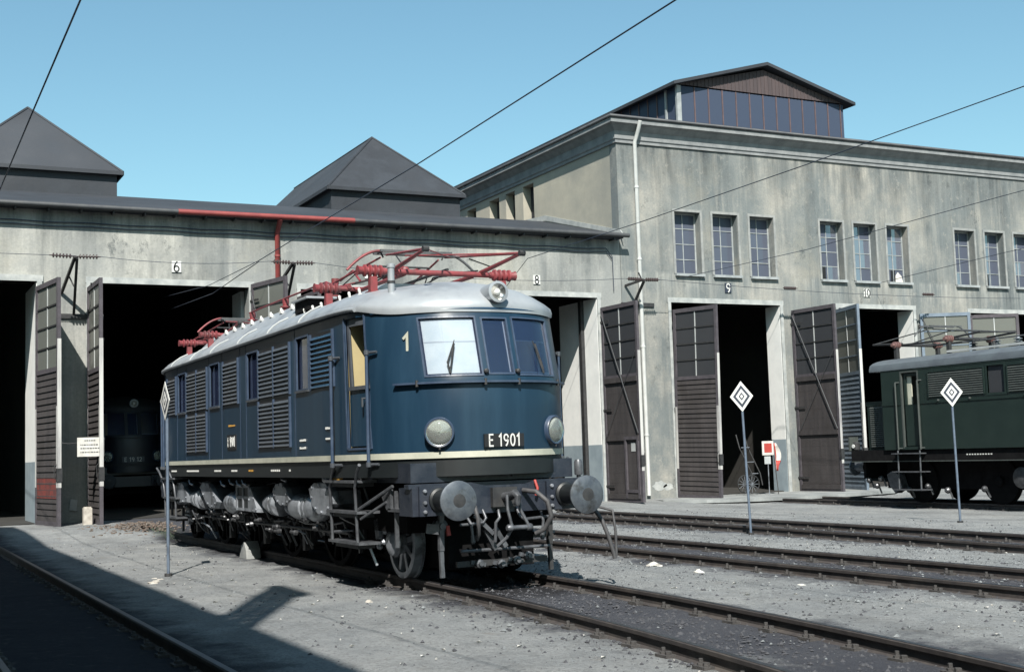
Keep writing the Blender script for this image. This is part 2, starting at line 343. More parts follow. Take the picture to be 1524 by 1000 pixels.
def ground_mat():
    m,t,b=node_mat('cinder_yard_ground'); N=t.nodes; L=t.links; b.inputs['Roughness'].default_value=.95; b.inputs['Specular IOR Level'].default_value=.15
    geo=N.new('ShaderNodeNewGeometry'); sp=N.new('ShaderNodeSeparateXYZ'); L.new(geo.outputs['Position'],sp.inputs[0])
    def noise(sc,det=8,rg=.65,v=(1,1,1)):
        mp=N.new('ShaderNodeMapping'); mp.inputs['Scale'].default_value=v; L.new(geo.outputs['Position'],mp.inputs[0])
        n=N.new('ShaderNodeTexNoise'); n.inputs['Scale'].default_value=sc; n.inputs['Detail'].default_value=det; n.inputs['Roughness'].default_value=rg; L.new(mp.outputs[0],n.inputs[0]); return n.outputs[0]
    def rg_(s,a,b_,c=0,d=1):
        r=N.new('ShaderNodeMapRange'); r.inputs[1].default_value=a; r.inputs[2].default_value=b_; r.inputs[3].default_value=c; r.inputs[4].default_value=d; L.new(s,r.inputs[0]); return r.outputs[0]
    def mix(f,a,c):
        x=N.new('ShaderNodeMix'); x.data_type='RGBA'; L.new(f,x.inputs[0])
        for i,v in((6,a),(7,c)):
            if isinstance(v,tuple): x.inputs[i].default_value=v+(1,)
            else: L.new(v,x.inputs[i])
        return x.outputs[2]
    def math_(op,a,bv):
        n=N.new('ShaderNodeMath'); n.operation=op
        for i,v in((0,a),(1,bv)):
            if isinstance(v,(int,float)): n.inputs[i].default_value=v
            else: L.new(v,n.inputs[i])
        return n.outputs[0]
    c=mix(rg_(noise(.5,10,.7),.38,.64),(.170,.181,.188),(.245,.253,.252))
    c=mix(rg_(noise(.23,8,.7,(1,2.2,1)),.50,.68,0,.6),c,(.085,.088,.09))
    c=mix(rg_(noise(3.5,10,.75),.50,.74,0,.6),c,(.075,.079,.083))
    c=mix(rg_(noise(11,8,.75),.57,.74,0,.5),c,(.055,.054,.054))
    c=mix(rg_(noise(30,3),.5,.7,0,.6),c,(.05,.052,.055))
    c=mix(rg_(noise(60,2),.62,.72,0,.7),c,(.27,.27,.26))
    c=mix(rg_(noise(2.2,9,.7),.60,.72,0,.4),c,(.14,.12,.095))
    # oily strips along the tracks (distance to the track lines, edges broken by noise)
    dist=None
    for yc in (-5.37,0.03,4.62,9.2,20.1):
        d=math_('ABSOLUTE',math_('SUBTRACT',sp.outputs[1],yc),0)
        dist=d if dist is None else math_('MINIMUM',dist,d)
    dist=math_('ADD',dist,rg_(noise(1.2,8,.7),.3,.7,-.55,.55))
    oil=rg_(dist,1.35,.75,0,.86)
    c=mix(oil,c,(.026,.028,.038))
    # oil and painted-in shade under the locomotive; leftmost shadow darkened into the colour
    def band_(src,a0,a1,b0,b1): return math_('MULTIPLY',rg_(src,a0,a1,0,1),rg_(src,b0,b1,1,0))
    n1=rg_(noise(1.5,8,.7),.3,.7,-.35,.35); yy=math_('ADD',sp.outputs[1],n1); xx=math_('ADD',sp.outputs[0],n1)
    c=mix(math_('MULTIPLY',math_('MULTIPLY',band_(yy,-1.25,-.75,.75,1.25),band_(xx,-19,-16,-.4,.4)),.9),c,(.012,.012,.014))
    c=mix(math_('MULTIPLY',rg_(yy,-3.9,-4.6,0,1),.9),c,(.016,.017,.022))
    c=mix(rg_(noise(9,5),.58,.72,0,.45),c,(.10,.093,.085))
    # worn oily patch in front of the left gate
    L.new(c,b.inputs['Base Color'])
    bp=N.new('ShaderNodeBump'); bp.inputs['Strength'].default_value=.9; bp.inputs['Distance'].default_value=.035; L.new(noise(22,8,.75),bp.inputs['Height']); L.new(bp.outputs[0],b.inputs['Normal'])
    return m
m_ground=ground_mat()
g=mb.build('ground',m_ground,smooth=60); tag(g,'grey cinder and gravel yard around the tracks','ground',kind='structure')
# apron in front of the tall shed
mb=MB(); pts=[(-23.2,16.6),(-21.6,16.2),(-20.3,17.0),(-19.6,18.4),(-19.2,20.2),(-19.4,22.6),(-19.9,24.6),(-21.0,26.0),(-23.2,26.6)]
mb.prism([(x,y,-.22) for x,y in pts],(0,0,.10))
tag(mb.build('concrete_apron',mat('worn_concrete',(.36,.38,.38),(.20,.215,.22),scale=1.2,rough=.9,bump=.2)),'grey concrete apron in front of the tall shed gate','apron',kind='structure')
# gravel
def stones(name,areas,mt,label,smin,smax):
    mb=MB(); tmpl=[(1,0,0),(-1,0,0),(0,1,0),(0,-1,0),(0,0,1),(0,0,-.6)]; fc=[(0,2,4),(2,1,4),(1,3,4),(3,0,4),(2,0,5),(1,2,5),(3,1,5),(0,3,5)]
    V=[];F=[]
    for n,fn in areas:
        for _ in range(n):
            x,y=fn(); sz=smin+(smax-smin)*random.random()**3; a=random.random()*6.28; ca,sa=math.cos(a),math.sin(a); b0=len(V); zz=gz(x,y)+.002
            k=[random.uniform(.6,1.3) for _ in range(6)]
            for (px,py,pz),kk in zip(tmpl,k): 
                px*=kk*sz;py*=kk*sz;pz*=kk*sz*.75
                V.append((x+px*ca-py*sa,y+px*sa+py*ca,zz+pz))
            F+=[tuple(i+b0 for i in f) for f in fc]
    mb.v=V; mb.f=F; o=mb.build(name,mt); tag(o,label,'gravel',kind='stuff')
def near_track(k,x0,x1,w):
    def f():
        x=random.uniform(x0,x1); return x,ty(k,x)+random.gauss(0,w)
    return f
def rect(x0,x1,y0,y1): return lambda:(random.uniform(x0,x1),random.uniform(y0,y1))
stones('gravel',[(300,near_track(1,-3,9,1.3)),(2600,near_track(2,-14,7,1.5)),(2200,near_track(3,-18,7,1.5)),(2600,rect(-14,7,5.8,8.2)),(700,rect(-6,7,1.5,3.6)),(350,rect(-16,4,-3.4,-1))],m_stone,'loose grey gravel lying beside and between the rails',.006,.034)
stones('cinders',[(5500,near_track(1,-3,9,.75)),(6000,near_track(2,-14,7,.9)),(5000,near_track(3,-18,7,.9)),(600,rect(-16,6,-3.6,-1)),(700,rect(-8,7,1.2,3.6)),(900,rect(-14,7,5.8,8.2)),(600,rect(-16,4,10.5,14))],mat('dark_cinders',(.045,.047,.056),(.085,.088,.10),scale=11,rough=.95),'dark cinders strewn over the yard',.006,.030)
# ------------------------------------------------------------------ railway tracks
RP=[(-.062,-.15),(.062,-.15),(.062,-.138),(.014,-.122),(.012,-.055),(.034,-.040),(.036,-.008),(.028,0),(-.028,0),(-.036,-.008),(-.034,-.040),(-.012,-.055),(-.014,-.122),(-.062,-.138)]
def track(k,x0,x1,label,sx0,sx1):
    t=thing('railway_track',label,'railway track',((x0+x1)/2,ty(k,(x0+x1)/2),-.15+TZ[k]),'parallel tracks in the yard')
    xs=[x0+(x1-x0)*i/60 for i in range(61)]
    for s in(-1,1):
        mb=MB(); mb.sweep([(x,ty(k,x)+s*.7535,TZ[k]) for x in xs],RP); rl=mb.build('rail',m_rail,t,smooth=35)
        mb=MB(); mb.sweep([(x,ty(k,x)+s*.7535,TZ[k]+.0015) for x in xs],[(-.027,0),(.027,0),(.027,.002),(-.027,.002)]); mb.build('rail_head',m_railtop,rl)
    x=sx0; n=0
    while x<sx1 and n<95:
        y=ty(k,x); z=TZ[k]; mb=MB(); j=random.uniform(-.03,.03)
        mb.box(x-.13,x+.13,y-1.28+j,y+1.28+j,z-.30,z-.160)
        for s in(-1,1):
            for q in(-1,1):
                yy=y+s*.7535+q*.105
                mb.box(x-.085,x+.085,yy-.05,yy+.05,z-.16,z-.112)
                mb.lathe((x-.03,yy,z-.114),(0,0,1),[(.032,0),(.032,.02),(.018,.022),(.018,.055)],6)
                mb.lathe((x+.045,yy,z-.114),(0,0,1),[(.028,0),(.028,.03)],6)
        mb.build('sleeper',m_sleep,t); x+=.66; n+=1
track(0,-22,14,'railway track lying wholly in the deep shadow at lower left',-10,5)
track(1,-30,11,'oily railway track under the blue locomotive, nearest of the tracks in sun',-3.2,8.5)
track(2,-22.5,11,'middle railway track between the blue locomotive and the striped diamond post',-13,8.5)
track(3,-22.5,11,'railway track just beyond the leaning diamond post',-18,8.5)
track(4,-36,9,'railway track under the green locomotive',-17.5,4)
# ------------------------------------------------------------------ buildings
FX=-23.0
def facade(name,m,parent,y0,y1,z0,z1,ops,x=FX,th=.45):
    ysb=sorted({y0,y1,*[o[0] for o in ops],*[o[1] for o in ops]}); zsb=sorted({z0,z1,*[o[2] for o in ops],*[o[3] for o in ops]})
    def hole(i,j):
        if i<0 or j<0 or i>=len(ysb)-1 or j>=len(zsb)-1: return True
        cy=(ysb[i]+ysb[i+1])/2; cz=(zsb[j]+zsb[j+1])/2
        return any(o[0]<cy<o[1] and o[2]<cz<o[3] for o in ops)
    mb=MB(); xb=x-th
    for i in range(len(ysb)-1):
        for j in range(len(zsb)-1):
            if hole(i,j): continue
            a,b,c,d=ysb[i],ysb[i+1],zsb[j],zsb[j+1]
            mb.add([(x,a,c),(x,b,c),(x,b,d),(x,a,d)],[(0,1,2,3)]); mb.add([(xb,a,c),(xb,b,c),(xb,b,d),(xb,a,d)],[(3,2,1,0)])
            if hole(i-1,j): mb.add([(x,a,c),(xb,a,c),(xb,a,d),(x,a,d)],[(3,2,1,0)])
            if hole(i+1,j): mb.add([(x,b,c),(xb,b,c),(xb,b,d),(x,b,d)],[(0,1,2,3)])
            if hole(i,j-1): mb.add([(x,a,c),(x,b,c),(xb,b,c),(xb,a,c)],[(3,2,1,0)])
            if hole(i,j+1): mb.add([(x,a,d),(x,b,d),(xb,b,d),(xb,a,d)],[(0,1,2,3)])
    me=mb.build(name,m,parent); return me
def leaf(parent,hy,ang,outer,z0,z1,w=2.08,paint=None,style='planks',label=None,frac=.36,edge=True,redpatch=False,wicket=False,glassm=None,lean=0):
    """gate leaf hinged at (FX,hy); ang = direction of the free edge (deg from +x); details on both faces"""
    pm=paint or m_wood; fm=m_woodp if paint is None else paint
    rot=Matrix.Translation((FX+.06,hy,0))@Matrix.Rotation(R(ang),4,'Z')@Matrix.Rotation(R(lean),4,'Y')
    zs=z1-(z1-z0)*frac; mb=MB(); mb.M=rot; o=outer  # local x: width, local y*o: outer side
    # planks: horizontal boards, each slightly tilted like weatherboards
    n=24; h=(zs-.12-z0-.12)/n
    for i in range(n):
        a=z0+.12+i*h; j=random.uniform(-.004,.004)
        mb.add([(.1,o*(.042+j),a),(w-.1,o*(.042+j),a),(w-.1,o*(.014+j),a+h+.006),(.1,o*(.014+j),a+h+.006),(.1,-o*(.012+.002*(i%2)),a),(w-.1,-o*(.012+.002*(i%2)),a),(w-.1,-o*(.012+.002*(i%2)),a+h+.006),(.1,-o*(.012+.002*(i%2)),a+h+.006)],[(0,1,2,3),(4,7,6,5),(0,4,5,1),(3,2,6,7)])
    L=mb.build('gate_door',pm,parent); 
    if label: L['label']=label
    mb=MB(); mb.M=rot
    for a,b,c,d in((0,.11,z0,z1),(w-.11,w,z0,z1),(.11,w-.11,z0,z0+.13),(.11,w-.11,z1-.13,z1),(.11,w-.11,zs-.12,zs)): mb.box(a,b,-.045,.045,c,d)
    mb.build('frame',fm,L)
    mb=MB(); mb.M=rot
    ncol=2
    for i in range(1,4):
        zz=zs+(z1-.13-zs)*i/4; mb.box(.11,w-.11,-.025,.025,zz-.022,zz+.022)
    mb.build('glazing_bar',m_iron if paint is None else paint,L)
    mb=MB(); mb.M=rot; mb.box(w/2-.018,w/2+.018,-.02,.02,zs,z1-.13); mb.build('glazing_bar',m_zinc,L)
    mb=MB(); mb.M=rot; mb.box(.11,w-.11,-.003,.003,zs,z1-.13); mb.build('window_pane',glassm or m_dglass,L)
    if edge:
        mb=MB(); mb.M=rot; e0,e1=z0+1.0,z0+3.1
        mb.box(w,w+.006,-.05,.051,e0,z1-1.6); mb.box(w-.10,w+.006,o*.045,o*.052,e0,e1); mb.build('white_edge_paint',m_edge,L)
        mb=MB(); mb.M=rot; mb.box(.01,.10,o*.045,o*.051,e0,e1); mb.build('white_edge_paint',m_edge,L)
    if redpatch:
        mb=MB(); mb.M=rot; mb.box(.13,w-.13,o*.031,o*.037,z0+.72,z0+1.28); mb.build('red_paint_patch',m_redpaint,L)
    # inner face: ledges and tie rods
    mb=MB(); mb.M=rot
    for zz in(z0+.1,z0+(zs-z0)*.48,zs-.25):
        mb=MB(); mb.M=rot; mb.box(.11,w-.11,-o*.014,-o*.07,zz,zz+.16); mb.build('ledge',pm,L)
    mb=MB(); mb.M=rot; y=-o*.085
    mb.tube([(.08,y,z1-.2),(w-.08,y,z0+2.2)],.018,6); mb.tube([(w-.08,y,z1-1.6),(.08,y,z0+2.0)],.010,6); mb.build('tie_rod',m_gut,L)
    mb=MB(); mb.M=rot
    for zz in(z0+.5,z0+3.0,z1-.5): mb.box(-.07,.5,-o*.05,-o*.065,zz-.03,zz+.03); mb.tube([(-.05,0,zz-.08),(-.05,0,zz+.08)],.03,8)
    mb.build('hinge',m_iron,L)
    if wicket:
        mb=MB(); mb.M=rot
        mb.box(w-.95,w-.86,-o*.02,-o*.08,z0+.13,z0+2.1); mb.box(w-.22,w-.13,-o*.02,-o*.08,z0+.13,z0+2.1); mb.box(w-.86,w-.22,-o*.02,-o*.08,z0+2.0,z0+2.1); mb.box(w-.86,w-.22,-o*.02,-o*.08,z0+.30,z0+.40)
        mb.build('wicket_door',m_woodp,L)
        mb=MB(); mb.M=rot; mb.box(w-.62,w-.38,-o*.02,-o*.026,z0+1.62,z0+1.9); mb.build('wicket_window',m_zinc,L)
    mb=MB(); mb.M=rot; mb.box(w-.05,w+.03,-.07,.07,z0+1.15,z0+1.5); mb.tube([(w-.06,o*.05,z0+1.2),(w-.06,o*.11,z0+1.25),(w-.06,o*.11,z0+1.55),(w-.06,o*.05,z0+1.6)],.012,6); mb.build('latch',m_iron,L)
    return L
GT=6.66
low=thing('engine_shed','long low grey engine shed with black pitched roof lanterns behind the blue locomotive','engine shed',(FX,3,0))
gatesL=[(-7.35,-2.95,-1,GT),(-1.55,2.93,-1,GT),(4.5,8.95,-1,GT),(10.4,14.80,-1,GT)]
facade('front_wall',m_wallL,low,-30,15.78,-.6,8.72,gatesL+[(-13.4,-9.1,-1,GT)])
mb=MB(); 
mb.box(-50,-23.46,-30,-29.6,-.6,8.7); mb.box(-50,-49.6,-29.6,15.7,-.6,8.7)
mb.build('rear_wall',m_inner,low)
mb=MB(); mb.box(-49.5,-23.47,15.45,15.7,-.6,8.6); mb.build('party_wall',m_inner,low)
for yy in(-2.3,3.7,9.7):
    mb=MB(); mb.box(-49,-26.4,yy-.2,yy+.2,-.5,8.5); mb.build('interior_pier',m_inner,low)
# interior lining of the facade coloured near-black so that the inside reads unlit
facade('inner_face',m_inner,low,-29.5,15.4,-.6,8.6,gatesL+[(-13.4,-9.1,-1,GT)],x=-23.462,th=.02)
# roof: eave sheet, slope, flat back
mb=MB()
prof=[(-22.6,8.78),(-28.2,10.22),(-36,10.75),(-50.3,10.75),(-50.3,8.6),(-36,10.5),(-28.2,10.04),(-23.3,8.84),(-23.3,8.66),(-22.6,8.66)]
mb.prism([(x,-30.3,z) for x,z in prof],(0,46.0,0)); roof=mb.build('roof',m_tar,low)
mb=MB()
mb.tube([(-22.55,-30.3,8.72),(-22.55,.8,8.72)],.075,8); mb.tube([(-22.55,6.1,8.74),(-22.55,15.9,8.76)],.075,8); mb.build('gutter',m_gut,low,smooth=60)
mb=MB(); mb.tube([(-22.54,.8,8.72),(-22.54,6.1,8.74)],.08,8); o=mb.build('gutter',m_red,low,smooth=60); o['label']='red primed length of gutter'
mb=MB(); mb.tube([(-22.56,3.8,8.68),(-22.75,3.8,8.5),(-22.93,3.8,8.3),(-22.93,3.8,.1)],.075,10); 
for z in(7.6,5.5,3.2): mb.tube([(-22.93,3.8,z),(-22.93,3.8,z+.06)],.09,10)
mb.build('downpipe',m_red,low,smooth=50)
# rafter ends under the eave
for i in range(34):
    y=-13+i*.86
    if y<15.6: mb=MB(); mb.box(-22.98,-22.62,y-.02,y+.02,8.60,8.66); mb.build('gutter_bracket',m_gut,low)
mb=MB()
for z in(8.33,8.22):
    mb.tube([(FX+.05,-14,z)]+[(FX+.05,y,z+.015*math.sin(y*3)) for y in np.arange(-12,15,.5)]+[(FX+.05,15.2,z+.03),(FX+.05,15.45,z-.25),(FX+.05,15.46,6.9)],.014,5)
mb.build('wall_cable',m_wire,low)
def lantern(yc,n):
    mb=MB(); x0=-28.0; y0,y1=yc-2.45,yc+2.45
    mb.box(x0-12,x0,y0,y1,9.6,10.98); d=mb.build('roof_lantern',m_tar,roof)
    mb=MB(); e=.16; a=(x0+e,y0-e,10.94); b=(x0+e,y1+e,10.94); c=(x0-12,y1+e,10.94); dd=(x0-12,y0-e,10.94); r1=(x0-2.35,yc,13.45); r2=(x0-12,yc,13.45)
    mb.add([a,b,c,dd,r1,r2],[(0,1,4),(1,2,5,4),(3,0,4,5),(2,3,5),(0,3,2,1)])
    for p,q in((a,r1),(b,r1),(r1,r2)): mb.tube([p,q],.045,6)
    f=[(x0+e,y0-e),(x0+e,y1+e),(x0-12,y1+e),(x0-12,y0-e)]
    for i in range(4):
        p,q=f[i],f[(i+1)%4]; mb.bar((p[0],p[1],10.90),(q[0],q[1],10.90),.07,.12)
    mb.build('lantern_roof',m_tar,roof)
lantern(9.7,0); lantern(-2.4,1); lantern(-14.5,2)
def gate_frame(parent,y0,y1,zt,right_reveal=True,deep=2.6):
    mb=MB(); mb.box(FX-.46,FX+.04,y0-.12,y1+.16,zt,zt+.17); mb.box(FX+.005,FX+.05,y1,y1+.13,-.3,zt); mb.box(FX+.005,FX+.05,y0-.11,y0,-.3,zt); mb.build('gate_frame',m_trim,parent)
    if right_reveal:
        mb=MB(); mb.box(FX-deep,FX-.005,y1-.012,y1+.16,1.75,zt-.003); mb.build('reveal',m_white,parent)
        mb=MB(); mb.box(FX-deep,FX-.005,y1-.012,y1+.16,-.4,1.75); mb.build('reveal_dado',m_dado,parent)
for k,(a,b,c,d) in enumerate(gatesL): gate_frame(low,a,b,d,right_reveal=(k!=1))
mb=MB(); mb.box(FX-1.9,FX-.9,2.935,3.05,1.7,GT); mb.build('reveal',m_white,low)
mb=MB(); mb.box(-24.05,-23.88,14.66,14.79,-.2,GT); mb.build('dark_reveal_bar',m_iron,low)  # dark upright bar at the gate reveal
mb=MB(); mb.box(-25.1,-24.75,14.795,14.80,1.35,1.95); mb.build('notice',m_zinc,low)
def plate(parent,y,z,body,w,h,bgm,fgm):
    mb=MB(); mb.box(FX+.01,FX+.035,y-w/2,y+w/2,z-h/2,z+h/2); o=mb.build('number_plate',bgm,parent)
    text(body,h*.95,fgm,o,'numeral',(FX+.037,y,z),(0,1,0),(0,0,1))
plate(low,.83,7.2,'6',.27,.32,m_let,m_ink); plate(low,12.53,7.2,'8',.25,.30,m_let,m_ink); plate(low,6.68,7.2,'7',.25,.30,m_let,m_ink)
# gate leaves of the low shed
leaf(low,-2.95,8.5,-1,.06,6.5,label='gate leaf with a red painted patch at its foot',redpatch=True)
leaf(low,-1.6,0,-1,.06,6.52)
leaf(low,3.02,12,1,.02,6.75,w=2.05)
leaf(low,4.42,0,-1,.0,6.4,w=2.0,glassm=m_dglass2)
leaf(low,9.05,25,1,-.05,6.4,glassm=m_dglass2)
leaf(low,14.93,1,1,-.12,6.32,w=2.15,wicket=True,label='gate leaf with a small wicket door and crossed tie rods',glassm=m_dglass2)
tag(box('shed_floor',m_inner,None,-49.5,-23.25,-29.5,15.4,-.4,.10),'oily floor inside the low shed, blackened to read as unlit','floor',kind='structure')
tag(box('shed_floor',m_inner,None,-49.5,-23.25,16.3,47.5,-.4,-.09),'oily floor inside the tall workshop, blackened to read as unlit','floor',kind='structure')
# ---- tall shed
tall=thing('workshop_building','tall grey stained workshop with small barred windows and a glazed roof monitor','workshop',(FX,25,0))
gatesR=[(17.75,22.48,-1,6.58),(25.2,28.9,-1,6.55),(31.9,36.4,-1,6.5),(39.4,43.9,-1,6.5)]
wins=[(18.06,19.14),(19.68,20.77),(21.31,22.38),(24.54,25.62),(26.16,27.24),(27.8,28.87),(31.33,32.4),(32.98,34.03),(34.6,35.65),(38.1,39.15),(39.75,40.8),(41.4,42.45)]
WZ0,WZ1=7.6,9.79
facade('front_wall',m_wallR,tall,15.8,48,-.6,12.2,gatesR+[(a,b,WZ0,WZ1) for a,b in wins])
facade('inner_face',m_inner,tall,16.3,47.5,-.6,12,gatesR,x=-23.462,th=.02)
# side wall with recessed openings high up
ops=[(29.1,30.0),(30.7,31.5),(32.1,33.0),(34.3,35.2),(36.1,37.0)]
mb=MB()
def sidebox(x0,x1,z0,z1): mb.box(-x1,-x0,15.802,16.25,z0,z1)
sidebox(23.451,29.1,-.6,12.2); sidebox(29.1,50,-.6,9.3); sidebox(29.1,50,11.9,12.2)
pr=30.0
for a,b in ops[1:]+[(50,50)]: sidebox(pr,a,9.3,11.9); pr=b
mb.build('side_wall',mat('buff_render',(.49,.46,.38),(.38,.37,.32),scale=.8,rough=.9,bump=.2,c3=(.30,.30,.27),s3=.35,lo3=.5,hi3=.8),tall)
mb=MB(); mb.box(-50,-29,16.15,16.22,9.2,12); mb.build('side_pane',m_dglass2,tall)
mb=MB(); mb.box(-50,-49.6,16.3,48,-.6,12.2); mb.box(-50,-23.46,47.6,48,-.6,12.2); mb.box(-49.5,-23.5,24.0,24.4,-.5,12); mb.build('rear_wall',m_inner,tall)
# cornice
cp=[(0,12.05),(.06,12.05),(.06,12.14),(.10,12.18),(.10,12.45),(.30,12.62),(.42,12.66),(.42,12.80),(.36,12.84),(-.3,12.84),(-.3,12.2),(0,12.2)]
mb=MB(); P=[(-50,15.8,0),(-23.0,15.8,0),(-23.0,48,0)]
# left-hand path: outward is to the right of travel for the side, mitre at the corner
n=len(cp); vs=[]; 
for (px,py,pz),(dx,dy) in zip(P,[(0,-1),(1,-1),(1,0)]): vs+=[(px+dx*o,py+dy*o,z) for o,z in cp]
fs=[(i*n+k,i*n+(k+1)%n,(i+1)*n+(k+1)%n,(i+1)*n+k) for i in range(2) for k in range(n)]
mb.add(vs,fs); mb.build('cornice',m_cornice,tall)
mb=MB()
for i,((px,py),(dx,dy)) in enumerate(zip([(-50,15.8),(-23,15.8),(-23,48)],[(0,-1),(1,-1),(1,0)])): pass
mb.tube([(-50,15.36,12.86),(-22.56,15.36,12.86),(-22.56,48,12.86)],.06,8); mb.build('gutter',m_gut,tall,smooth=60)
mb=MB(); mb.add([(-22.62,15.42,12.86),(-22.62,48,12.86),(-50,48,12.95),(-50,15.42,12.95)],[(0,1,2,3)]); troof=mb.build('roof',m_tar,tall,solid=.04)
mb=MB(); mb.tube([(-22.5,16.5,12.75),(-22.62,16.5,12.5),(-22.9,16.5,12.1),(-22.9,16.5,0)],.07,10); 
for z in(10.5,8,5,2): mb.tube([(-22.9,16.5,z),(-22.9,16.5,z+.06)],.085,10)
mb.build('downpipe',m_pipe,tall,smooth=50)
mb=MB(); mb.prism([(-22.7,15.77,8.80),(-28.2,15.77,10.25),(-36,15.77,10.80),(-36,15.77,11.0),(-28.2,15.77,10.45),(-22.9,15.77,9.0)],(0,.03,0)); mb.build('roof_flashing',m_trim,tall)
# monitor
mx=-23.75; my0,my1=18.95,26.65; z0,z1=12.9,14.58
mb=MB(); mb.box(mx,mx+.02,my0,my1,z0,z1); mb.build('monitor_glazing',m_mglass,troof)
mb=MB(); mb.box(-46,mx,my0,my0+.02,z0,z1); mb.build('monitor_glazing',m_mglass,troof)
mb=MB(); mb.box(-46,mx-.05,my1-.02,my1,z0,z1); mb.build('monitor_glazing',m_mglass,troof)
mb=MB(); mb.box(-45.9,mx-.3,my0+.3,my1-.3,z0-.02,z0+.02); mb.build('monitor_floor',m_inner,troof)
mb=MB()
for i in range(13):
    y=my0+.62*i+.1
    if y<my1: mb.box(mx+.02,mx+.05,y-.022,y+.022,z0,z1)
for i in range(20): 
    x=mx-.7-i*.62; mb.box(x-.022,x+.022,my0-.03,my0,z0,z1)
mb.build('glazing_bar',m_mull,troof)
mb=MB(); mb.box(mx-.02,mx+.09,my0-.08,my0+.10,z0-.05,z1); mb.box(mx-.75,mx-.66,my0-.06,my0,z0,z1); mb.build('corner_post',m_frame,troof)
mb=MB(); yc=22.83; ze=14.62
mb.add([(mx+.06,my0-.05,ze),(mx+.06,my1+.05,ze),(mx+.06,yc,15.55),(mx+.03,my0-.05,ze),(mx+.03,my1+.05,ze),(mx+.03,yc,15.55)],[(0,1,2),(5,4,3),(0,3,4,1),(1,4,5,2),(2,5,3,0)])
for i in range(45):
    y=my0+.17*i; h=(15.53-ze)*(1-abs(y-yc)/(yc-my0)); 
    if h>.05: mb.box(mx+.055,mx+.08,y,y+.025,ze,ze+h)
mb.build('gable_boarding',m_board,troof)
mb=MB(); ov=.35
for a,b in(((my0-ov,14.52),(yc,15.66)),((yc,15.66),(my1+ov,14.52))):
    mb.add([(mx+ov,a[0],a[1]),(mx+ov,b[0],b[1]),(-46,b[0],b[1]),(-46,a[0],a[1]),(mx+ov,a[0],a[1]+.12),(mx+ov,b[0],b[1]+.12),(-46,b[0],b[1]+.12),(-46,a[0],a[1]+.12)],[(0,1,2,3),(7,6,5,4),(0,4,5,1),(1,5,6,2),(2,6,7,3),(3,7,4,0)])
mb.build('monitor_roof',m_tar,troof)
# windows
proto=None
def window(y0,y1):
    w=y1-y0
    mb=MB(); xg=FX-.32
    for i in range(4):
        for j in range(2):
            ya,yb=y0+.04+(y1-y0-.08)*j/2,y0+.04+(y1-y0-.08)*(j+1)/2; za,zb_=WZ0+.04+(WZ1-WZ0-.08)*i/4,WZ0+.04+(WZ1-WZ0-.08)*(i+1)/4; q=[random.uniform(-.006,.006) for _ in range(3)]
            mb.add([(xg+q[0],ya,za),(xg+q[1],yb,za),(xg+q[1]+q[2],yb,zb_),(xg+q[0]+q[2],ya,zb_)],[(0,1,2,3)])
    p=mb.build('window',m_wglass,tall)
    mb=MB()
    mb.box(xg-.03,xg+.03,y0,y0+.05,WZ0,WZ1); mb.box(xg-.03,xg+.03,y1-.05,y1,WZ0,WZ1); mb.box(xg-.03,xg+.03,y0+.05,y1-.05,WZ0,WZ0+.05); mb.box(xg-.03,xg+.03,y0+.05,y1-.05,WZ1-.05,WZ1)
    ym=(y0+y1)/2; mb.box(xg-.02,xg+.02,ym-.014,ym+.014,WZ0+.05,WZ1-.05)
    for i in(1,2,3): z=WZ0+(WZ1-WZ0)*i/4; mb.box(xg-.018,xg+.018,y0+.05,y1-.05,z-.013,z+.013)
    mb.build('frame',m_frame,p)
    mb=MB(); mb.box(FX-.3,FX+.12,y0-.06,y1+.06,WZ0-.09,WZ0-.002); mb.build('sill',m_frame,p)
    mb=MB(); mb.box(FX+.002,FX+.03,y0-.09,y0-.003,WZ0,WZ1+.09); mb.box(FX+.002,FX+.03,y1+.003,y1+.09,WZ0,WZ1+.09); mb.box(FX+.002,FX+.03,y0-.003,y1+.003,WZ1+.003,WZ1+.09); mb.build('surround',m_surr,p)
    mb=MB(); mb.box(FX-1.6,FX-.6,y0-.3,y0-.2,WZ0-.3,WZ1+.3); mb.box(FX-1.6,FX-.6,y1+.2,y1+.3,WZ0-.3,WZ1+.3)
    return p
for i,(a,b) in enumerate(wins):
    p=window(a,b)
    if i in(3,7):
        mb=MB(); mb.box(FX-.314,FX-.308,a+.06,a+(b-a)*.42,WZ0+.06,WZ0+.52); mb.build('missing_pane',m_ink,p)
    if i==5:
        mb=MB(); mb.box(FX-.314,FX-.308,a+.4,a+.62,WZ0+.06,WZ0+.5); mb.build('missing_pane',m_ink,p)
        mb=MB(); mb.add([(FX-.3,a+.62,WZ0+.05),(FX-.25,a+.95,WZ0+.05),(FX-.3,a+.93,WZ0+.3),(FX-.3,a+.75,WZ0+.45),(FX-.3,a+.63,WZ0+.3)],[(0,1,2,3,4)]); mb.build('torn_sheet',m_paper,p,solid=.01)
for k,(a,b,c,d) in enumerate(gatesR): gate_frame(tall,a,b,d,deep=.8)
plate(tall,20.22,7.15,'9',.27,.34,m_navy,m_let); plate(tall,26.64,7.15,'10',.30,.30,m_let,m_ink)
leaf(tall,17.72,9,-1,-.14,6.3,label='dark weatherboarded gate leaf standing open beside the drainpipe corner',glassm=m_dglass2,lean=1.2)
leaf(tall,23.0,2,1,-.14,6.4,w=2.2,glassm=m_dglass2,label='gate leaf with tie rods and many small panes')
leaf(tall,24.98,-18,-1,-.14,6.45,paint=m_woodb,label='pale blue painted gate leaf behind the green locomotive')
leaf(tall,29.2,60,1,-.14,6.4,paint=m_woodb,w=1.9)
leaf(tall,31.8,60,-1,-.14,6.4,w=1.9)
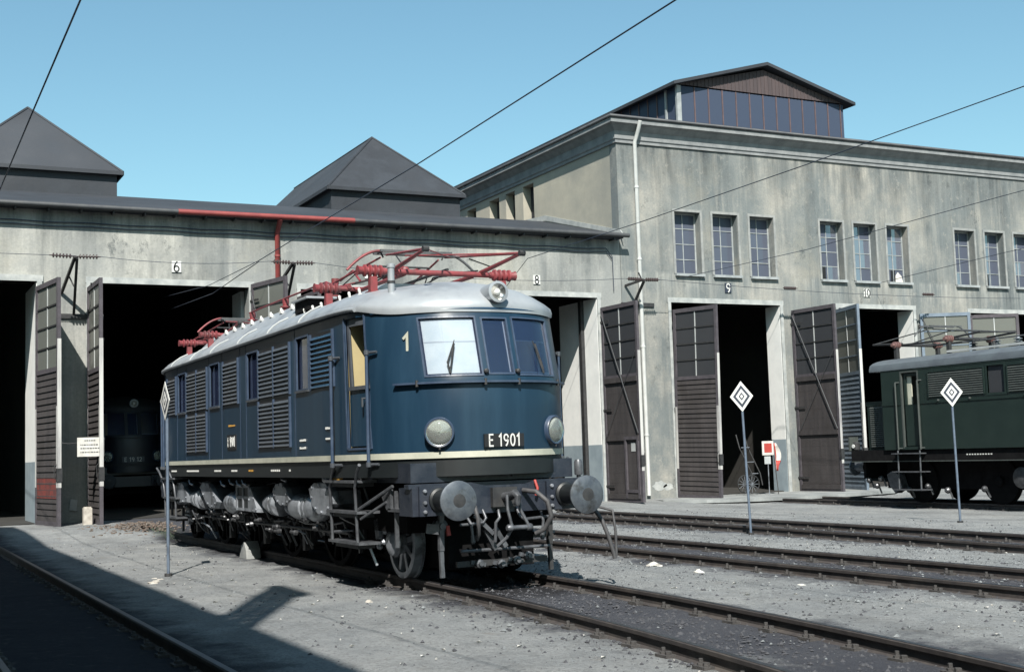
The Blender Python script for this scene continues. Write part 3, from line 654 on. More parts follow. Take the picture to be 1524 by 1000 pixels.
# wall brackets, insulators
def wall_bracket(x,y,zt,zb,label,out=1.45):
    t=thing('wire_bracket',label,'bracket',(FX,y,zb),'wire brackets on the shed wall')
    top=(FX+out,y,zt)
    mb=MB(); mb.bar((FX+.02,y-.16,zb+.35),top,.07,.07); mb.bar((FX+.02,y+.16,zb-.25),(top[0]-.02,top[1]+.05,top[2]-.03),.07,.07); mb.bar((FX+.7,y-.05,zb+.72),(FX+.72,y+.07,zb+.45),.04,.04); mb.build('strut',m_iron,t)
    mb=MB(); mb.box(FX+.002,FX+.06,y-.35,y+.95,zb-.35,zb-.22); mb.build('wall_iron',m_iron,t)
    for s in(-1,1):
        mb=MB(); prof=[(.015,0)]
        for i in range(6): prof+=[(.018,.10+i*.085),(.062,.115+i*.085),(.066,.14+i*.085),(.02,.16+i*.085)]
        prof+=[(.012,.66)]; mb.lathe(top,(0,s,.02),prof,10); mb.build('insulator',m_porc,t,smooth=40)
    return t
wall_bracket(0,-2.15,7.16,6.0,'black twin-legged wire bracket between the two leftmost gate leaves')
wall_bracket(0,3.85,7.22,6.2,'black wire bracket beside the red downpipe')
wall_bracket(0,16.1,7.2,6.75,'short wire bracket near the corner of the tall shed',out=.9)
# ---- building behind the camera on the left: casts the big shadow
nb=thing('neighbouring_building','plain tall building on the left whose eave shades the yard','building',(5,-10,0))
box('wall',m_back,nb,-12,28,-16,-8.95,-.5,11.2); 
mb=MB(); mb.box(-12.4,28.4,-16.4,-8.55,11.2,11.36); mb.build('roof',m_tar,nb)
lat=thing('lattice_mast','lattice mast on the roof of the left building','mast',(10.6,-8.75,11.36))
mb=MB(); bx=10.55; by=-8.68
for s in(-1,1): mb.bar((bx+s*.50,by,11.3),(bx+s*.46,by,14.95),.13,.13)
for i in range(9):
    h=.2+i*.36; mb.bar((bx-.44,by,11.36+h),(bx+.44,by,11.36+h+.02),.10,.09)
mb.box(bx-.52,bx+.75,by-.10,by+.10,14.6,14.95); mb.box(bx-.13,bx+.13,by-.03,by+.03,11.36,14.65)
mb.build('lattice',m_iron,lat)
# ------------------------------------------------------------------ blue electric locomotive
loco=thing('electric_locomotive','dark blue electric locomotive numbered E 1901 with silver roof and red pantographs','locomotive',(-7.93,0,0))
XC=-7.93
Q=[(-.50,0),(-.515,.2),(-.55,.38),(-.62,.6),(-.74,.80),(-.93,1.0),(-1.2,1.195),(-1.5,1.32),(-1.9,1.415),(-2.4,1.47),(-3.1,1.5)]
def catmull(P,n):
    P=[Vector((p[0],p[1],0)) for p in P]; P=[Vector((P[1].x,-P[1].y,0))]+P+[P[-1]+(P[-1]-P[-2])]; out=[]
    for i in range(1,len(P)-2):
        for j in range(n):
            t=j/n; a,b,c,d=P[i-1],P[i],P[i+1],P[i+2]
            out.append(.5*((2*b)+(c-a)*t+(2*a-5*b+4*c-d)*t*t+(3*b-a-3*c+d)*t**3))
    out.append(P[-2]); return [(p.x,p.y) for p in out]
QF=catmull(Q,6); QF[-1]=(-3.1,1.5)
half=QF+[(2*XC-x,y) for x,y in reversed(QF)]
hx=np.array([p[0] for p in half]); hy=np.array([p[1] for p in half])
U=np.concatenate([[0],np.cumsum(np.hypot(np.diff(hx),np.diff(hy)))]); UL=U[-1]
def u_x(x): return float(np.interp(-x,-hx,U))
def u_y(y): return float(np.interp(y,hy[:len(QF)],U[:len(QF)]))
def outl(u,s,z,off=0):
    """point of the shell: u along the half outline, s side (-1 = side towards the camera)"""
    x=float(np.interp(u,U,hx)); y=float(np.interp(u,U,hy))
    e=.02; x0=np.interp(u-e,U,hx);x1=np.interp(u+e,U,hx);y0=np.interp(u-e,U,hy);y1=np.interp(u+e,U,hy)
    if u-e<0: y0=-np.interp(e-u,U,hy); x0=np.interp(e-u,U,hx)
    if u+e>UL: y1=-np.interp(2*UL-u-e,U,hy); x1=np.interp(2*UL-u-e,U,hx)
    l=math.hypot(x1-x0,y1-y0); nx,ny=(y1-y0)/l,-(x1-x0)/l
    w=0
    if x>-3.1: w=smooth01((x+3.1)/2.3); sg=-1
    elif x<2*XC+3.1: w=smooth01((2*XC+3.1-x)/2.3); sg=1
    sh=0
    if w: sh=sg*w*.27*max(0,(z-2.5)/.94)
    return (x+sh+nx*off,s*(y+ny*off),z)
def z_eave(u):
    x=float(np.interp(u,U,hx)); d=min(-.5-x,x-(2*XC+.5)); return 3.45+.10*smooth01((d-.45)/1.0)
def sheet(name,m,parent,u0,u1,s,z0,z1,off,n=None,smooth=35,thick=0,nz=1,slant=0):
    n=n or max(2,int((u1-u0)/.06)); mb=MB(); 
    for j in range(nz+1):
        z=z0+(z1-z0)*j/nz
        for i in range(n+1): mb.v.append(outl(u0+(u1-u0)*i/n,s,z,off))
    N=n+1
    mb.f=[(j*N+i,j*N+i+1,(j+1)*N+i+1,(j+1)*N+i) for j in range(nz) for i in range(n)]
    if thick:
        b=len(mb.v)
        for j in range(nz+1):
            z=z0+(z1-z0)*j/nz
            for i in range(n+1): mb.v.append(outl(u0+(u1-u0)*i/n,s,z,off-thick))
        mb.f+=[(b+j*N+i,b+(j+1)*N+i,b+(j+1)*N+i+1,b+j*N+i+1) for j in range(nz) for i in range(n)]
        for i in range(n):
            mb.f.append((i,b+i,b+i+1,i+1)); t=nz*N; mb.f.append((t+i,t+i+1,b+t+i+1,b+t+i))
        for j in range(nz):
            mb.f.append((j*N,(j+1)*N,b+(j+1)*N,b+j*N)); e=n; mb.f.append((j*N+e,b+j*N+e,b+(j+1)*N+e,(j+1)*N+e))
    if m is None: return mb
    return mb.build(name,m,parent,smooth=smooth)
def band(name,m,parent,z0,z1,off,smooth=40,thick=.02,s_list=(-1,1)):
    """closed strip right round the body"""
    us=[UL*i/150 for i in range(151)]; us=sorted(set(list(U)+us)); pts=[(u,-1) for u in us]+[(u,1) for u in reversed(us[1:-1])]
    n=len(pts); mb=MB()
    for o,z in((off,z0),(off,z1),(off-thick,z1),(off-thick,z0)): mb.v+=[outl(u,s,z,o) for u,s in pts]
    mb.f=[(k*n+i,k*n+(i+1)%n,((k+1)%4)*n+(i+1)%n,((k+1)%4)*n+i) for k in range(4) for i in range(n)]
    return mb.build(name,m,parent,smooth=smooth)
# openings (u0,u1,z0,z1)
FW=[(u_y(.27),u_y(.90),2.585,3.315)]          # outer front windows, both sides
CW=(0,u_y(.165),2.60,3.30)
SW=[(-4.25,-3.70),(-6.95,-6.32),(-9.50,-8.84),(-12.14,-11.50)]
DOOR=(-2.2,-1.62,1.72,3.42)
opn=[FW[0],CW]+[(u_x(b),u_x(a),2.6,3.34) for a,b in SW]+[(u_x(DOOR[1]),u_x(DOOR[0]),DOOR[2],DOOR[3])]
mir=[(UL-b,UL-a,c,d) for a,b,c,d in (FW[0],CW,opn[-1])]
opn+=mir
us=set(round(float(u),5) for u in U)|{round(UL*i/120,5) for i in range(121)}
for o in opn: us|={round(o[0],5),round(o[1],5)}
us=sorted(us); zs=sorted({1.55,1.72,2.1,2.5,2.585,2.6,2.8,3.0,3.15,3.3,3.315,3.34,3.42})
mb=MB(); idx={}
def vid(i,j,s):
    if i in(0,len(us)-1): s=1
    k=(i,j,s)
    if k not in idx:
        u=us[i]; z=zs[j] if j<len(zs) else z_eave(u)+.02
        idx[k]=len(mb.v); p=outl(u,s,z); mb.v.append(p)
    return idx[k]
for s in(-1,1):
    for i in range(len(us)-1):
        for j in range(len(zs)):
            cu=(us[i]+us[i+1])/2; cz=(zs[j]+zs[j+1])/2 if j<len(zs)-1 else 3.45
            if any(a-1e-6<cu<b+1e-6 and c<cz<d for a,b,c,d in opn): continue
            mb.f.append((vid(i,j,s),vid(i+1,j,s),vid(i+1,j+1,s),vid(i,j+1,s)))
body=mb.build('body',m_blues,loco,smooth=30)
# (front sheeting is the same shell; stripe, skirt, gutter follow it)
band('waist_stripe',m_stripe,loco,1.555,1.632,.012,thick=.03)
band('skirt',m_skirt,loco,1.33,1.553,-.015,thick=.03)
# inside: machine room as a black box for dark windows, cab linings and floor
mb=MB(); mb.box(-13.2,-2.75,-1.36,1.36,1.4,3.44); mb.build('machine_room_dark_box',m_ink,loco)  # black box puts the darkness behind the side windows into colour
for s in(1,-1):
    q=lambda x: x if s==1 else 2*XC-x
    mb=MB(); mb.box(q(-2.74),q(-2.70),-1.4,1.4,1.5,3.5); mb.build('cab_bulkhead',m_bulk,loco)
    mb=MB(); mb.box(q(-2.70),q(-.95),-1.0,1.0,1.62,1.66); mb.build('cab_floor',m_dark,loco)
    mb=MB(); mb.box(q(-1.35),q(-.95),-.9,.9,1.66,2.5); mb.build('driver_desk',m_bluetrim,loco)
# front window panes, frames, wipers
def wframe(parent,u0,u1,s,z0,z1,m,wd_=.03,name='frame',off=.012):
    th=.03
    a=sheet(None,None,None,u0-wd_,u0,s,z0-wd_,z1+wd_,off,thick=th); b=sheet(None,None,None,u1,u1+wd_,s,z0-wd_,z1+wd_,off,thick=th)
    c=sheet(None,None,None,u0,u1,s,z0-wd_,z0,off,thick=th); d=sheet(None,None,None,u0,u1,s,z1,z1+wd_,off,thick=th)
    mb=MB()
    for q in(a,b,c,d): mb.add(q.v,q.f)
    return mb.build(name,m,parent)
for e in(0,1):
    f=(lambda u:u) if e==0 else (lambda u:UL-u)
    for s in(-1,1):
        a,b=sorted((f(FW[0][0]),f(FW[0][1])))
        p=sheet('front_window',m_cab if (e==0 and s==-1) else m_cabf,loco,a,b,s,2.585,3.315,-.02,nz=3)
        wframe(p,a,b,s,2.585,3.315,m_bluetrim,.022)
        if e==0 and s==-1: sheet('sun_blind',m_blind,p,a+.015,b-.015,s,2.60,3.30,-.028,nz=2); sheet('blind_hem',m_zinc,p,a+.02,b-.02,s,3.0,3.012,-.025)
        if e==0 and s==1:
            sheet('sunlit_inner_frame',m_let,p,b-.045,b-.02,s,2.60,3.28,-.03,nz=3); sheet('sunlit_inner_frame',m_let,p,a+.03,b-.045,s,2.60,2.615,-.03)  # white strips put sunlight on the pane edges into the colour
            sheet('sun_blind',m_navy,p,a+.02,b-.05,s,3.03,3.30,-.05,nz=2); sheet('blind_hem',m_stripe,p,a+.02,b-.03,s,3.018,3.03,-.045); 
    a,b=f(0),f(CW[1]); a,b=sorted((a,b)); mbp=MB()
    for s in(-1,1): q=sheet(None,None,None,a,b,s,2.60,3.30,-.02,nz=2); mbp.add(q.v,q.f)
    p=mbp.build('front_window',m_cabf,loco,smooth=40)
    mbf=MB()
    for s in(-1,1):
        ue=(b,b+.022) if e==0 else (a-.022,a)
        for q in(sheet(None,None,None,ue[0],ue[1],s,2.58,3.32,.012,thick=.03),sheet(None,None,None,a,b,s,3.30,3.322,.012,thick=.03),sheet(None,None,None,a,b,s,2.578,2.60,.012,thick=.03)): mbf.add(q.v,q.f)
    mbf.build('frame',m_bluetrim,p)
    if e==0: sheet('sunlit_inner_frame',m_zinc,p,b-.03,b-.012,1,2.61,3.28,-.03,nz=2)  # pale strip painted as the sunlit edge
    for s in(-1,1):
        mb=MB(); x=-1.15 if e==0 else 2*XC+1.15; mb.lathe((x,s*.5,2.5),(0,0,1),[(.16,0),(.16,.03),(.03,.04),(.03,.10)],14); mb.build('control_wheel',m_zinc,loco)
        mb=MB(); x=-2.0 if e==0 else 2*XC+2.0; mb.box(x-.2,x+.2,s*.5-.2,s*.5+.2,2.05,2.12); mb.box(x-.2,x-.14,s*.5-.2,s*.5+.2,2.12,2.62); mb.tube([(x,s*.5,1.66),(x,s*.5,2.05)],.05,8); mb.build('seat',m_hose,loco)
for s in(-1,1):
    um=(FW[0][0]*.45+FW[0][1]*.55); p0=outl(um,s,2.60,.03); p1=outl(um-.02*s,s,2.74,.035); p2=outl(um-(.10 if s<0 else .12),s,3.02,.03)
    mb=MB(); mb.tube([p0,p1,p2],[.014,.012,.007],6); mb.bar(outl(um-.01,s,2.66,.034),outl(um-.09,s,2.98,.032),.012,.03); mb.build('wiper',m_iron,loco)
    mb=MB(); mb.lathe(outl(u_y(.215),s,2.62,0),(1,s*.2,0),[(.03,0),(.03,.05),(.015,.06)],10); mb.build('window_catch',m_iron,loco)
# rain strip above the front panel
for (ua,ub,s) in((0,u_y(1.18),-1),(0,u_y(1.18),1)):
    sheet('rain_strip',m_bluetrim,loco,ua,ub,s,2.475,2.50,.065,thick=.064)
for s,yy in((-1,.98),(-1,.25),(1,.2),(1,.9)):
    u=u_y(yy); mb=MB(); mb.lathe(outl(u,s,2.485,.05),(0,0,1),[(.02,-.04),(.02,.04)],8); mb.build('strip_clamp',m_iron,loco)
sheet('eave_strip',m_blue,loco,0,u_y(1.3),-1,3.425,3.45,.03,thick=.03); sheet('eave_strip',m_blue,loco,0,u_y(1.3),1,3.425,3.45,.03,thick=.03)
# lamps
def lamp(x,y,z,d,r):
    d=Vector(d).normalized(); p=Vector((x,y,z))
    mb=MB(); mb.lathe(p-d*.10,d,[(r*1.0,0),(r*1.15,.02),(r*1.15,.16),(r*1.08,.175),(r*.98,.17),(r*.98,.12),(r*.9,.12)],28); h=mb.build('headlamp',m_bluetrim,loco,smooth=40)
    mb=MB(); mb.lathe(p-d*.04,d,[(.02,0),(.05,.005),(r*.5,.03),(r*.8,.07),(r*.96,.115),(r*.98,.115),(r*.82,.06),(r*.5,.015),(.03,-.01)],28); mb.build('reflector',m_chrome,h,smooth=60)
    mb=MB(); mb.lathe(p-d*.03,d,[(.022,0),(.03,.03),(.02,.055)],12); mb.build('bulb',m_let,h,smooth=60)
    mb=MB(); mb.lathe(p-d*.04,d,[(r*.97,.10),(r*.9,.118),(r*.6,.135),(.01,.145),(.01,.14),(r*.6,.13),(r*.9,.113)],28); mb.build('lens',m_lens,h,smooth=60)
    mb=MB(); mb.tube([p+d*.06-Vector((0,0,r*1.12)),p+d*.06-Vector((0,0,r*1.28))],.014,8); mb.build('lamp_catch',m_iron,h)
for s in(-1,1):
    p=outl(u_y(.79),s,1.87,0); q=outl(u_y(.79),s,1.87,1); d=Vector(q)-Vector(p); lamp(*p,d*1+Vector((.45,0,0)),.165)
mb=MB(); pz=Vector((-.86,.06,3.635)); d=Vector((1,0,.05))
mb.lathe(pz-d*.15,d,[(.10,0),(.135,.03),(.135,.30),(.14,.33),(.105,.335),(.10,.25)],26); tl=mb.build('top_lamp',m_silver,loco,smooth=40)
mb=MB(); mb.lathe(pz+d*.11,d,[(.03,0),(.09,.045),(.102,.06),(.085,.035),(.02,-.01)],24); mb.build('reflector',m_chrome,tl,smooth=60)
mb=MB(); mb.lathe(pz+d*.10,d,[(.035,0),(.045,.05),(.02,.075)],12); mb.build('bulb',m_let,tl,smooth=60)
# number plate on the front
def fplate(u0,u1,s): pass
mb=MB(); 
mb.box(-.50,-.47,-.30,.25,1.675,1.835); npl=mb.build('number_plate',m_ink,loco)
text('E 1901',.155,m_let,npl,'lettering',(-.467,-.025,1.755),(0,1,0),(0,0,1),width=.43)
# roof: rings inset from the eave
mb=MB()
rings=[(-.035,-.05),(-.045,.0),(-.02,.05),(.05,.12),(.15,.19),(.30,.26),(.55,.335),(.85,.39),(1.2,.42)]
ru=sorted(set([float(u) for u in U]+[UL*i/90 for i in range(91)])); RN=[(u,-1) for u in ru]+[(u,1) for u in reversed(ru[1:-1])]; n=len(RN)
for d,dz in rings:
    for u,s in RN:
        ze=z_eave(u); x,y,_=outl(u,s,ze); f=1-d/1.5
        t=dz/.42; z=ze+dz*(1 if True else 0)+(3.53-ze)*t
        X=XC+(x-XC)*(1-1.25*max(d,0)/7.43) if d>0 else x+(.03 if x>XC else -.03)*(1 if abs(x-XC)>6 else 0)
        mb.v.append((X,y*f,z))
m_=len(rings)
mb.f=[(k*n+i,k*n+(i+1)%n,(k+1)*n+(i+1)%n,(k+1)*n+i) for k in range(m_-1) for i in range(n)]+[tuple((m_-1)*n+i for i in range(n))]
lr=mb.build('roof',m_silver,loco,smooth=50)
# raised hatch section
def hatch(x0,x1,yb,yt,zb,zt,name='roof_hatch'):
    mb=MB(); mb.prism([(x0,-yb,zb),(x0,-yt,zt),(x0,yt,zt),(x0,yb,zb)],(x1-x0,0,0)); return mb.build(name,m_silver,lr)
hatch(-12.3,-6.1,1.20,.74,3.70,4.14); hatch(-6.1,-2.6,1.10,.72,3.72,3.98); hatch(-14.2,-12.3,1.0,.7,3.72,3.98)
mb=MB(); mb.box(-6.06,-5.4,-.95,-.55,3.93,4.10); mb.build('roof_vent',m_dark,lr)
mb=MB(); mb.box(-6.12,-5.3,-1.0,-.5,4.10,4.13); mb.build('roof_vent_cover',m_silver,lr)
for x in np.arange(-11.6,-6.3,.62):
    mb=MB(); mb.lathe((x,-.80,4.08),(0,-.3,1),[(.035,0),(.035,.05),(.02,.06),(.02,.09)],10); mb.box(x-.07,x+.05,-.84,-.79,4.075,4.11); mb.build('hatch_clamp',m_let,lr)
for x in np.arange(-5.6,-2.7,.42):
    mb=MB(); mb.lathe((x,-.92,3.84),(0,-.2,1),[(.035,0),(.035,.04),(.018,.05),(.022,.11),(.012,.13)],10); mb.build('hatch_clamp',m_let,lr)
for i,x in enumerate((-12.6,-10.9,-9.3,-7.4,-5.6,-4.0)):
    mb=MB(); P=[]
    for k in range(9):
        d,dz=rings[k]; P.append((x,-(1.5*(1-d/1.5))-.004,3.55+dz-.0+.004))
        if k==5: break
    mb.tube(P,.012,6); mb.build('roof_seam',m_zinc,lr)
mb=MB(); mb.tube([(-1.75,-.98,3.62),(-1.75,-.98,4.06)],.046,12); mb.lathe((-1.75,-.98,4.06),(0,0,1),[(.046,0),(.056,.005),(.056,.05),(.03,.06)],12); mb.build('roof_whistle',m_silver,lr,smooth=50)
mb=MB(); mb.lathe((-1.75,-.98,3.86),(0,0,1),[(.054,0),(.054,.03)],12); mb.build('whistle_collar',m_iron,lr)
# drip gutter along the side eave
for s in(-1,1):
    mb=MB(); pts=[]
    for i in range(80):
        u=u_x(-1.75)+(u_x(2*XC+1.75)-u_x(-1.75))*i/79; x,y,z=outl(u,s,z_eave(u)-.02,.05); pts.append((x,y,z))
    mb.tube(pts,.032,8); mb.build('drip_gutter',m_silver,lr,smooth=60)
# side windows, louvres
def swindow(x0,x1,s,z0=2.6,z1=3.34):
    p=sheet('side_window',m_cab,loco,u_x(x1),u_x(x0),s,z0,z1,-.035); 
    wframe(p,u_x(x1),u_x(x0),s,z0,z1,m_bluetrim,.028,off=.014)
    sheet('sill',m_slat,p,u_x(x1)-.03,u_x(x0)+.03,s,z0-.05,z0-.02,.03,thick=.04)
    return p
def louvre(x0,x1,s,z0,z1,split=True,bright=False,n=None):
    u0,u1=u_x(x1),u_x(x0); p=sheet('louvre_panel',m_ink,loco,u0,u1,s,z0,z1,.006)
    n=n or int((z1-z0)/.065); mb=MB(); y=s*1.5
    cols=[(u0+.02,(u0+u1)/2-.015),((u0+u1)/2+.015,u1-.02)] if split else [(u0+.02,u1-.02)]
    h=(z1-z0-.04)/n
    for a,b in cols:
        for i in range(n):
            z=z0+.02+h*i
            v=[outl(a,s,z,.034),outl(b,s,z,.034),outl(b,s,z+h*.62,.009),outl(a,s,z+h*.62,.009),outl(a,s,z-.006,.030),outl(b,s,z-.006,.030)]
            mb.add(v,[(0,1,2,3),(0,4,5,1)])
    mb.build('slats',m_blue if bright else m_slat,p)
    mb=MB()
    for q in(sheet(None,None,None,u0-.02,u0+.02,s,z0,z1,.036,thick=.034),sheet(None,None,None,u1-.02,u1+.02,s,z0,z1,.036,thick=.034)): mb.add(q.v,q.f)
    if split: q=sheet(None,None,None,(u0+u1)/2-.016,(u0+u1)/2+.016,s,z0,z1,.036,thick=.034); mb.add(q.v,q.f)
    mb.build('frame',m_bluetrim,p)
for s in(-1,1):
    for a,b in SW: swindow(a,b,s)
    for a,b,sp,br in((-3.55,-2.62,False,True),(-6.24,-4.56,True,False),(-8.52,-7.50,False,False),(-11.36,-9.70,True,False),(2*XC+2.62,2*XC+3.55,False,False)):
        louvre(a,b,s,2.56,3.34,sp,br)
    for a,b in((-6.26,-4.57),(-11.38,-9.74)): louvre(a,b,s,1.78,2.53,True)
    # panel joints
    for x in(-4.35,-7.05,-7.42,-8.66,-9.6,-11.45,-12.25):
        sheet('panel_joint',m_bluetrim,loco,u_x(x)-.008,u_x(x)+.008,s,1.64,3.5,.006,thick=.005)
    # doors at both ends
    for e in(0,1):
        f=(lambda x:x) if e==0 else (lambda x:2*XC-x)
        a,b=sorted((u_x(f(-2.2)),u_x(f(-1.62))))
        d=sheet('cab_door',m_blues,loco,a+.01,b-.01,s,1.74,2.5,-.03,thick=.03)
        mb=MB()
        for (ua,ub,za,zb) in((a+.01,a+.07,2.5,3.42),(b-.07,b-.01,2.5,3.42),(a+.07,b-.07,3.32,3.42)):
            q=sheet(None,None,None,ua,ub,s,za,zb,-.03,thick=.03); mb.add(q.v,q.f)
        mb.build('window_frame',m_slat,d)
        sheet('sill',m_slat,d,a+.03,b-.03,s,2.47,2.52,.0,thick=.05)
        mb=MB()
        for (ua,ub) in((a-.03,a),(b,b+.03)):
            q=sheet(None,None,None,ua,ub,s,1.70,3.44,.014,thick=.04); mb.add(q.v,q.f)
        q=sheet(None,None,None,a,b,s,1.69,1.72,.014,thick=.04); mb.add(q.v,q.f); mb.build('door_surround',m_bluetrim,d)
        mb=MB(); p=outl(a+.12,s,2.35,.0); mb.lathe(p,(0,s,0),[(.012,-.03),(.012,.05)],8); mb.bar(outl(a+.12,s,2.36,.045),outl(a+.12,s,2.24,.045),.02,.02); mb.build('door_handle',m_slat,d)
        # cream inner lining seen through the open window
        mb=MB(); xx=f(-2.33); 
        mb.box(f(-2.36),f(-2.26),s*.55,s*1.38,1.7,3.4); mb.build('cab_lining',m_cream,d)
        # handrails
        for hx_ in(-2.56,-1.60):
            x=f(hx_); yo=1.5+.06 if hx_<-2 else 1.405; yo*=s; hr=MB(); hr.tube([(x,yo,1.48),(x,yo,2.94)],.023,10); h=hr.build('handrail',m_bluetrim,loco,smooth=50)
            for z in(2.93,1.50):
                mb=MB(); mb.tube([(x-.05,s*(abs(yo)-.01),z),(x+.13,s*(abs(yo)-.09),z)],.018,8); mb.lathe((x,yo,z-.03),(0,0,1),[(.034,0),(.034,.06)],10); mb.build('handrail_bracket',m_slat,h)
text('1',.27,m_stripe,body,'end_number',outl(u_x(-.98),-1,3.0,.012),Vector(outl(u_x(-.9),-1,3))-Vector(outl(u_x(-1.1),-1,3)),(0,0,1))
# side number plate and lettering
mb=MB(); mb.box(-8.28,-7.70,-1.515,-1.50,1.80,2.05); sp=mb.build('number_plate',m_ink,loco); text('E 1901',.16,m_let,sp,'lettering',(-7.99,-1.518,1.925),(1,0,0),(0,0,1),width=.46)
for x0,x1,z,m in((-8.2,-7.75,2.19,m_yell),(-4.15,-3.85,1.85,m_let),(-4.15,-3.85,1.74,m_let),(-2.98,-2.78,1.99,m_let),(-2.98,-2.74,1.85,m_let)):
    mb=MB(); n=6; w=(x1-x0)/n
    for i in range(n): mb.box(x0+i*w,x0+i*w+w*.62,-1.511,-1.504,z,z+random.choice((.025,.032,.03)))
    o=mb.build('side_lettering',m,loco)
for x0,x1,m in((-12.9,-12.4,m_let),(-11.5,-10.5,m_let),(-9.3,-8.8,m_let),(-8.1,-7.7,m_let),(-5.7,-5.2,m_let),(-4.75,-4.66,m_let),(-7.0,-6.7,m_yell)):
    mb=MB(); n=max(1,int((x1-x0)/.09)); w=(x1-x0)/n
    for i in range(n): mb.box(x0+i*w,x0+i*w+w*.6,-1.494,-1.486,1.42,1.45)
    mb.build('frame_lettering',m,loco)
# ---- pantographs
def panto(xc,dirn):
    """folded diamond pantograph; dirn=+1 lies as in the photo"""
    base=MB(); X=lambda v: xc+dirn*v; zb=4.12
    for x in(-.95,.92): base.tube([(X(x),-.80,zb),(X(x),.80,zb)],.040 if x>0 else .034,12)
    for y in(-.52,.52): base.tube([(X(-.95),y,zb-.03),(X(.92),y,zb-.03)],.032,8)
    b=base.build('pantograph',m_panto,loco,smooth=50)
    for x in(-.95,.92):
        for s in(-1,1):
            mb=MB(); prof=[(.05,0)]
            for i in range(4): prof+=[(.05,.04+i*.075),(.082,.055+i*.075),(.086,.08+i*.075),(.052,.095+i*.075)]
            prof+=[(.06,.38),(.07,.40)]; mb.lathe((X(x),s*.80,zb),(0,s,0),prof,14); i_=mb.build('insulator',m_panto,b,smooth=35)
            mb=MB(); mb.box(X(x)-.05,X(x)+.05,s*.98-.05,s*.98+.05,3.80,zb-.08); mb.box(X(x)-.12,X(x)+.12,s*.98-.07,s*.98+.07,3.78,3.84); mb.build('insulator_foot',m_panto,b)
    # lower arms out to the knuckles, upper arms back to the collector head
    kn={}
    for e in(-1,1):
        for s in(-1,1):
            a=(X(e*.9),s*.66,zb+.03); k=(X(e*2.12),s*.70,zb+.13)
            mb=MB(); mb.tube([a,k],[.034,.022],10); mb.build('lower_arm',m_panto,b,smooth=50)
            mb=MB(); mb.lathe((k[0],k[1]-.04,k[2]),(0,1,0),[(.04,0),(.04,.08)],10); mb.build('knuckle',m_iron,b)
            h=(X(e*.12),s*.46,zb+.36); 
            mb=MB(); mb.tube([k,h],[.021,.015],8); mb.build('upper_arm',m_panto,b,smooth=50)
        mb=MB(); mb.tube([(X(e*2.12),-.70,zb+.13),(X(e*.55),.35,zb+.29)],.010,6); mb.build('stay_rod',m_panto,b)
        mb=MB(); mb.tube([(X(e*2.12),.70,zb+.13),(X(e*.55),-.35,zb+.29)],.010,6); mb.build('stay_rod',m_panto,b)
        for s in(-1,1):
            mb=MB(); mb.tube([(X(e*.9),s*.62,zb+.06),(X(e*.2),s*.40,zb+.10),(X(-e*.5),s*.42,zb+.05)],.012,6); mb.build('balance_rod',m_iron,b)
            mb=MB(); mb.tube([(X(e*1.2),s*.67,zb+.08),(X(e*.75),s*.56,zb+.25)],.010,6); mb.build('stay_rod',m_iron,b)
        mb=MB(); mb.tube([(X(e*.55),-.50,zb+.30),(X(e*.55),.50,zb+.30)],.016,6); mb.build('cross_tie',m_iron,b)
    for dx in(-.14,.14):
        mb=MB(); mb.bar((X(dx),-.56,zb+.42),(X(dx),.56,zb+.42),.05,.035); mb.build('collector_strip',m_pantog,b)
    mb=MB(); 
    for s in(-1,1):
        P=[]
        for i in range(9): t=i/8; P.append((X(0),s*(.50+.52*t),zb+.44-.30*t**1.9))
        mb=MB(); mb.tube(P,.020,8); mb.build('horn',m_panto if s<0 else m_pantog,b,smooth=60)
        mb=MB(); mb.tube([(X(-.14),s*.50,zb+.42),(X(.14),s*.50,zb+.42)],.014,6); mb.tube([(X(0),s*.46,zb+.34),(X(0),s*.50,zb+.42)],.014,6); mb.build('head_carrier',m_iron,b)
    mb=MB(); mb.tube([(X(-.3),-.30,zb+.10),(X(.35),-.30,zb+.10)],.075,12); mb.lathe((X(.35),-.30,zb+.10),(1*dirn,0,0),[(.05,0),(.05,.12),(.02,.14)],10); mb.build('lifting_cylinder',m_panto,b,smooth=50)
    mb=MB(); mb.tube([(X(-.9),.15,zb+.06),(X(.9),.15,zb+.06)],.022,6); mb.build('lifting_spring',m_iron,b)
    return b
panto(-3.35,1); panto(-12.5,1)
# roof bus bar on insulators
mb=MB(); mb.tube([(-10.6,-.45,4.46),(-8.0,-.45,4.46),(-6.1,-.40,4.47),(-5.85,-.40,4.40)],.018,8); mb.tube([(-5.4,-.4,4.40),(-4.95,-.35,4.50),(-4.5,-.4,4.28)],.018,8); mb.build('roof_busbar',m_panto,lr)
for x in(-10.5,-8.3,-5.6):
    mb=MB(); prof=[(.05,0)]
    for i in range(3): prof+=[(.05,.03+i*.07),(.10,.045+i*.07),(.10,.06+i*.07),(.05,.075+i*.07)]
    prof+=[(.06,.27),(.06,.34)]; mb.lathe((x,-.42,4.12),(0,0,1),prof,12); mb.build('busbar_insulator',m_panto if x>-6 or True else m_porc,lr,smooth=35)
mb=MB(); mb.box(-5.15,-4.55,-.25,.35,3.98,4.06); mb.lathe((-4.85,0,4.06),(0,0,1),[(.2,0),(.2,.06),(.12,.1),(.12,.16)],16); mb.build('main_switch',m_panto,lr)
